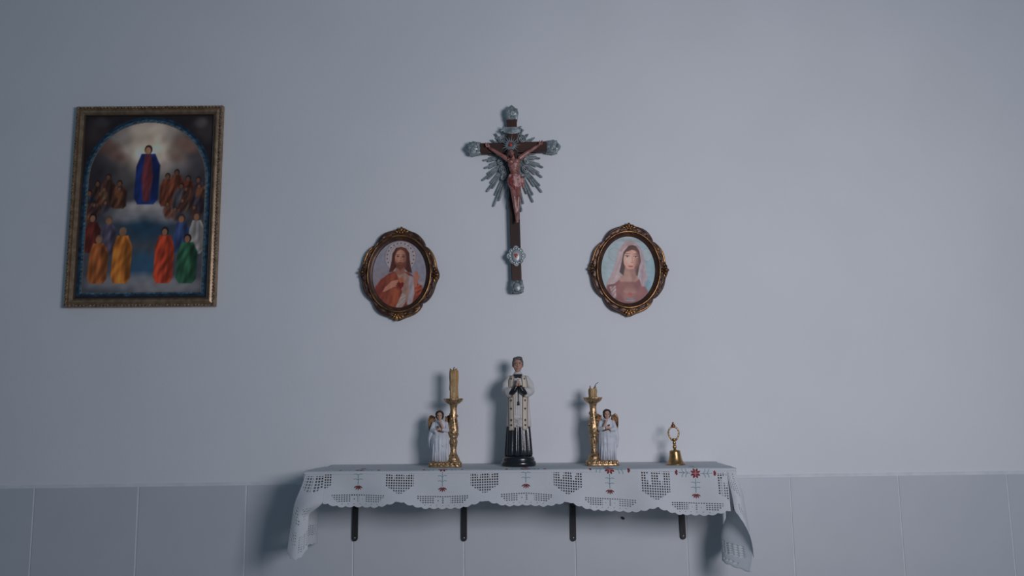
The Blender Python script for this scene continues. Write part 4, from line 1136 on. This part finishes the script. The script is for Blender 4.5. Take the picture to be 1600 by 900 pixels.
# --- angel candle holders
def angel_holder(px, m_, label):
    e = empty('angel_candlestick', stand(px, 0.082)); tag(e, label, 'candlestick', 'pair of angel candlesticks')
    s = S2
    cx = 12.6*m_
    bm = bmesh.new()
    out = []
    for i in range(60):
        t = 2*PI*i/60; c_, s_ = math.cos(t), math.sin(t); k = (abs(c_)**6+abs(s_)**6)**(-1/6)
        out.append((k*c_, k*s_))
    loft(bm, [[(x*25.6*f*(1+0.012*math.sin(i*2.1)), y*14*f*(1+0.03*math.sin(i*2.1)), z) for i, (x, y) in enumerate(out)] for z, f in ((0, 1.0), (1.6, 1.02), (3.0, 0.97), (4.4, 1.0), (6.6, 0.98), (8.2, 0.93), (8.6, 0.85))])
    ba = fromb('base', bm, M_gold, e, True, s)
    for k in range(8):
        bm = bmesh.new(); x = -22+k*6.3; ell(bm, (x, -14, 4.8), (2.6, 1.6, 2.4), (0, 0.5*(-1)**k, 0)); fromb('base_ornament', bm, M_gold, ba, True, s)
    # turned column
    prof = [(10.5, 7), (10.8, 9), (9.6, 11), (9.4, 13), (7.6, 16), (5.8, 20), (4.7, 24), (4.6, 28), (5.4, 33), (6.2, 37), (6.3, 40), (5.4, 43), (5.2, 44), (6.6, 45.4), (6.8, 47), (6.2, 48.4), (7.4, 51), (7.9, 55), (7.6, 60), (6.9, 67), (6.2, 74), (5.5, 82), (5.0, 89), (5.3, 93), (6.6, 97), (7.2, 99)]
    pp = []
    for a, b in zip(prof[:-1], prof[1:]):
        for t in (0, 0.5): pp.append((a[0]+(b[0]-a[0])*t, a[1]+(b[1]-a[1])*t))
    pp.append(prof[-1])
    bm = bmesh.new(); lathe(bm, pp, 40, (cx, 0, 0), rip=lambda t, z: 1+0.045*math.sin(6*t+z*0.22)*(1 if 15 < z < 95 else 0)+0.02*math.sin(11*t-z*0.9))
    col_ = fromb('column', bm, M_gold, e, True, s)
    for k in range(10):
        t = k*2.4; z = 50+k*3.6; r = np.interp(z, [q[1] for q in prof], [q[0] for q in prof])
        bm = bmesh.new(); ell(bm, (cx+r*math.cos(t), r*math.sin(t), z), (1.7, 1.7, 2.6), (0.4*math.sin(t), 0.4, 0)); fromb('leaf_relief', bm, M_gold, col_, True, s)
    bm = bmesh.new(); lathe(bm, [(6.8, 97.5), (10.5, 99.5), (13.8, 102.6), (15.4, 106), (15.2, 107), (14.2, 106.6), (12.0, 104), (8.0, 102.6), (7.2, 102.8), (7.2, 106), (6.9, 106.4), (6.7, 103), (0.01, 103)], 48, (cx, 0, 0), rip=lambda t, z: 1+(0.03*math.sin(10*t) if z > 101 else 0))
    fromb('drip_cup', bm, M_gold, e, True, s)
    # angel: draped seated figure
    ax = -8.6*m_
    bm = bmesh.new()
    def rg(z, hw, hd, cy, fo, sh=0.0): return ring(z, hw, hd, ax+sh*m_, cy, 84, fo, 15, 0.7, 2.1)
    loft(bm, [rg(8.4, 13.2, 9.6, -1.5, 0.10), rg(11, 13.6, 10.2, -1.5, 0.11), rg(22, 13.2, 10.4, -2.5, 0.11), rg(34, 13.4, 11.0, -3.5, 0.10), rg(42, 13.6, 11.4, -3.6, 0.07), rg(47, 13.4, 9.8, -2.2, 0.05), rg(52, 12.6, 7.6, 0, 0.04), rg(60, 11.6, 6.4, 1.4, 0.03), rg(67, 11.0, 5.8, 2.0, 0.02), rg(71.5, 8.0, 4.8, 2.2, 0), rg(74, 4.0, 3.6, 2.2, 0)])
    for k in range(5):   # drapery across the lap
        tube(bm, [(ax+m_*(-10+k*1.5), -6.5-k*0.8, 56-k*3.2), (ax+m_*(-3+k), -9-k*0.9, 48-k*2.6), (ax+m_*6, -10.5-k*0.8, 43-k*2.6), (ax+m_*11.5, -7.5, 42-k*3)], [0.8, 1.2, 1.2, 0.7], 6)
    for k in range(7):   # skirt pleats
        x = ax-10+k*3.4; tube(bm, [(x*0.97+ax*0.03, -12.6+0.10*(k-3)**2, 36), (x, -12.4+0.16*(k-3)**2, 24), (x+0.5*(k-3)*0.4, -11.8+0.22*(k-3)**2, 10)], [0.7, 1.2, 1.4], 6)
    ell(bm, (ax-m_*4.5, -9.5, 41), (6.2, 5.0, 6.5)); ell(bm, (ax+m_*5.5, -9.0, 38.5), (5.6, 4.6, 6.5))
    rob = fromb('robe', bm, M_robe, e, True, s)
    bm = bmesh.new()     # outer sleeve falls from the shoulder, inner sleeve at the chest
    chain(bm, [(ax-m_*10, 1.5, 67, 3.8), (ax-m_*12.6, -2, 57, 4.2), (ax-m_*6.5, -9, 56.0, 3.2)]); chain(bm, [(ax-m_*13.4, -1, 55, 4.2), (ax-m_*15.6, -1, 44, 4.0), (ax-m_*15.2, 0, 32, 3.0), (ax-m_*13.6, 1, 26, 1.6)])
    blob('sleeve', bm, M_robe, rob, 0.0011, 2, s)
    bm = bmesh.new(); chain(bm, [(ax+m_*9.6, 1.5, 67, 3.8), (ax+m_*11.4, -3, 57, 3.9), (ax+m_*5.5, -9, 58, 3.0)]); blob('sleeve', bm, M_robe, rob, 0.0011, 2, s)
    # bare forearms and hands
    bm = bmesh.new(); chain(bm, [(ax-m_*7.5, -8.8, 56, 2.0), (ax-m_*2.2, -11, 58.5, 1.8)]); ell(bm, (ax-m_*0.6, -11.6, 59.4), (2.2, 1.4, 2.0))
    for k in range(4): capsule(bm, (ax-m_*0.2, -12, 60.4-k*0.9), (ax+m_*2.4, -12.4, 60.6-k*1.1), 0.7, 0.55)
    capsule(bm, (ax-m_*1.0, -12, 60.5), (ax-m_*0.2, -12.6, 62.4), 0.7, 0.5)
    blob('arm', bm, M_askin, e, 0.0008, 1, s)
    bm = bmesh.new(); chain(bm, [(ax+m_*6.5, -8.8, 57.5, 2.1), (ax+m_*3.6, -10.0, 64.5, 1.8), (ax+m_*1.8, -10.0, 68.5, 1.7)])
    ell(bm, (ax+m_*1.2, -10.2, 70.0), (1.8, 1.4, 2.2))
    for k in range(4): capsule(bm, (ax+m_*(2.2-k*0.8), -10.8, 70.6), (ax+m_*(1.6-k*0.9), -11.0, 73.4-0.3*k), 0.7, 0.5)
    capsule(bm, (ax+m_*2.6, -10.4, 69.6), (ax+m_*3.2, -11.2, 71.8), 0.7, 0.5)
    blob('arm', bm, M_askin, e, 0.0008, 1, s)
    bm = bmesh.new(); tube(bm, [(ax-m_*3.5, -8.6, 64.0), (ax+m_*0.5, -9.8, 57.2), (ax+m_*6.5, -9.2, 54.2)], 1.1, 7); tube(bm, [(ax-m_*4, -9, 57), (ax+m_*4, -10.5, 54.8), (ax+m_*7.5, -8.5, 56)], 0.8, 7)
    fromb('sash', bm, M_wing, rob, True, s)
    bm = bmesh.new(); head_blob(bm, 0.62, (ax-m_*0.6, -1.5, 80.0)); capsule(bm, (ax, 1.0, 71.5), (ax-m_*0.4, 0, 76), 3.0, 2.8); hd2 = blob('head', bm, M_askin, e, 0.0008, 1, s)
    bm = bmesh.new(); ell(bm, (ax-m_*0.6, 0.6, 82.6), (6.4, 6.2, 6.2)); ell(bm, (ax-m_*0.6, 2.0, 78.5), (6.3, 5.0, 6.2))
    for q in (-1, 1): ell(bm, (ax-m_*0.6+q*5.0, -1.6, 80.2), (1.8, 2.6, 4.4))
    for k in range(9):
        t = PI*k/8; ell(bm, (ax-m_*0.6+5.2*math.cos(t), -2.6-1.8*math.sin(t), 82.6+4.0*math.sin(t)), (1.9, 1.7, 1.7))
    blob('hair', bm, M_dhair, hd2, 0.0009, 1, s)
    for q in (-1, 1):
        bm = bmesh.new(); ell(bm, (ax-m_*0.6+q*2.1, -6.4, 80.2), (0.9, 0.4, 0.5)); fromb('eye', bm, M_dark, hd2, True, s)
    bm = bmesh.new(); ell(bm, (ax-m_*0.6, -6.7, 76.4), (1.3, 0.5, 0.4)); fromb('mouth', bm, M_lip, hd2, True, s)
    # wings
    for q in (-1, 1):
        x0 = ax+q*12.6 if q*m_ < 0 else ax+q*12.0
        bm = bmesh.new()
        wp = [(-5.6, 66), (-4.6, 74), (-1.5, 79.5), (2.2, 81), (5.2, 79.2), (7.0, 74), (7.2, 67), (6.4, 59), (4.8, 51), (2.6, 45), (0.6, 52), (-2.0, 58)]
        prism(bm, [(x0+q*x, z) for x, z in wp], 8.5, 5.2, 0.8)
        wg = fromb('wing', bm, M_wing, e, False, s)
        for k in range(6):
            bm = bmesh.new(); f = k/5
            ell(bm, (x0+q*(-3.0+8.6*f), 4.9, 70-1.0*f-10*f*f*0.5+2), (1.35, 0.9, 8.0-1.0*abs(f-0.5)), (0, q*(-0.12+0.2*f), 0)); fromb('feather', bm, M_wing, wg, True, s)
    return e, cx
def candle(px, cup_dx, h, label, broken, seed):
    b = stand(px, 0.082)
    e = empty('candle', (b[0]+cup_dx*S2, b[1], b[2]+103.2*S2)); tag(e, label, 'candle')
    rnd = random.Random(seed)
    bm = bmesh.new(); n = 36; rings = []
    nz = 16
    for k in range(nz+1):
        z = h*k/nz; r = 6.2-0.25*k/nz
        rg = []
        for i in range(n):
            t = 2*PI*i/n; rr_ = r*(1+0.03*math.sin(3*t+z*0.06)+0.018*math.sin(7*t+z*0.13+seed)+0.02*rnd.uniform(-1, 1))
            zz = z
            if k == nz: zz = z+(2.8*math.sin(4*t+seed)+2.0*math.sin(7*t) if broken else 1.2*math.sin(2*t+seed)+0.6*math.sin(5*t))
            rg.append((rr_*math.cos(t), rr_*math.sin(t), zz))
        rings.append(rg)
    rings.append([(x*0.62, y*0.62, h-(3.2 if broken else 1.6)) for x, y, z in rings[-1]]); rings.append([(x*0.1, y*0.1, h-(3.6 if broken else 2.2)) for x, y, z in rings[-3]])
    loft(bm, rings); wx = fromb('wax', bm, M_wax, e, True, S2)
    drips = [(0.0, h*0.96, 4, 2.2), (0.35, h*0.95, h*0.25, 1.7), (-0.4, h*0.94, h*0.4, 1.6), (-1.3, h*0.96, h*0.3, 1.2), (-2.2, h*0.95, h*0.1, 1.3), (3.0, h*0.95, h*0.35, 1.0)] if not broken else [(-1.0, h*0.9, 1, 1.3), (-2.1, h*0.92, 4, 1.2), (0.2, h*0.88, 2, 1.4), (3.0, h*0.9, 1, 1.2)]
    for t, z1, z0, r in drips:
        bm = bmesh.new(); q = 6.0
        pts = [(q*math.cos(t+0.05*math.sin(k*1.7+t)), q*math.sin(t+0.05*math.sin(k*1.7+t)), z1+(z0-z1)*k/8) for k in range(9)]
        tube(bm, pts, [r*(0.5+0.5*abs(math.sin(0.6+k*0.5+t))) for k in range(9)], 8); ell(bm, pts[-1], (r, r, r*1.4)); fromb('wax_drip', bm, M_wax2 if -0.5 < t < 0.4 and not broken else M_wax, wx, True, S2)
    bm = bmesh.new()
    if broken: tube(bm, [(3.0, 0, h-3), (3.6, -0.5, h+3), (5.2, -0.8, h+6.0), (7.6, -0.8, h+8.0), (9.6, -0.6, h+8.8)], [0.6, 0.55, 0.5, 0.45, 0.4], 6)
    else: tube(bm, [(0.3, 0, h-3), (0.2, 0, h+1.4), (1.0, 0, h+2.8), (2.0, -0.3, h+2.6)], 0.7, 6)
    fromb('wick', bm, M_wick, e, True, S2)
    return e
e1, c1 = angel_holder(696.0, 1, 'gold candlestick with a white-robed angel, nearest the bearded man portrait')
e2, c2 = angel_holder(941.0, -1, 'gold candlestick with a white-robed angel, next to the brass bell')
candle(696.0, c1, 50.5, 'tall yellowed candle with wax runs in the candlestick left of the priest figurine', False, 2)
candle(941.0, c2, 18.5, 'short broken candle stub in the candlestick beside the bell', True, 5)

# --- the hand bell
p = stand(1056.0, 0.076)
be = empty('hand_bell', p, (0, math.radians(-2), 0)); tag(be, 'small brass hand bell with an open loop handle at the shelf end', 'bell')
S3 = (ZD-0.085)/F*0.97
bm = bmesh.new()
lathe(bm, [(13.6, 0.6), (14.9, 0), (15.0, 0.8), (13.2, 2.6), (11.6, 5), (10.4, 8.5), (9.5, 13), (8.9, 17), (8.5, 20), (8.0, 21.6), (6.0, 22.4), (2.5, 22.8), (2.3, 23.6), (0.01, 23.6)], 48)
fromb('bell_body', bm, M_brass, be, True, S3)
bm = bmesh.new(); ell(bm, (0, 0, 3.4), (2.4, 2.4, 2.6)); tube(bm, [(0, 0, 4), (0, 0, 20)], 0.6, 6); fromb('clapper', bm, M_brass, be, True, S3)
bm = bmesh.new(); lathe(bm, [(2.4, 22.6), (1.8, 24), (2.9, 26), (3.2, 28), (2.4, 30), (1.7, 31), (2.6, 32.5), (2.9, 34), (2.0, 35.6), (2.4, 36.6), (4.6, 37.4), (4.8, 38.6), (1.6, 39.6), (0.01, 40)], 28); fromb('stem', bm, M_brass, be, True, S3)
bm = bmesh.new(); pts = []
for k in range(41):
    t = -PI/2+0.50+(2*PI-1.0)*k/40; pts.append((8.2*math.cos(t)*(1+0.10*math.sin(t)), 0, 48.5+10.4*math.sin(t)))
tube(bm, pts, [1.15+0.25*math.sin(k*0.9)**2 for k in range(41)], 8)
hn = fromb('handle_loop', bm, M_brass, be, True, S3)
bm = bmesh.new(); tube(bm, [pts[0], (0.0, 0, 39.6), pts[-1]], [1.2, 1.6, 1.2], 8); ell(bm, (pts[0][0]+0.6, 0, pts[0][2]), (1.7, 1.4, 1.5)); ell(bm, (pts[-1][0]-0.6, 0, pts[-1][2]), (1.7, 1.4, 1.5)); fromb('handle_foot', bm, M_brass, hn, True, S3)
bm = bmesh.new(); lathe(bm, [(2.2, 57.8), (3.6, 59), (3.8, 60.4), (2.8, 62.2), (1.6, 63.6), (1.9, 64.8), (1.2, 66.2), (0.01, 67)], 20); fromb('finial', bm, mat('copper_finial', (0.34, 0.15, 0.09), 0.35, 0.8), hn, True, S3)
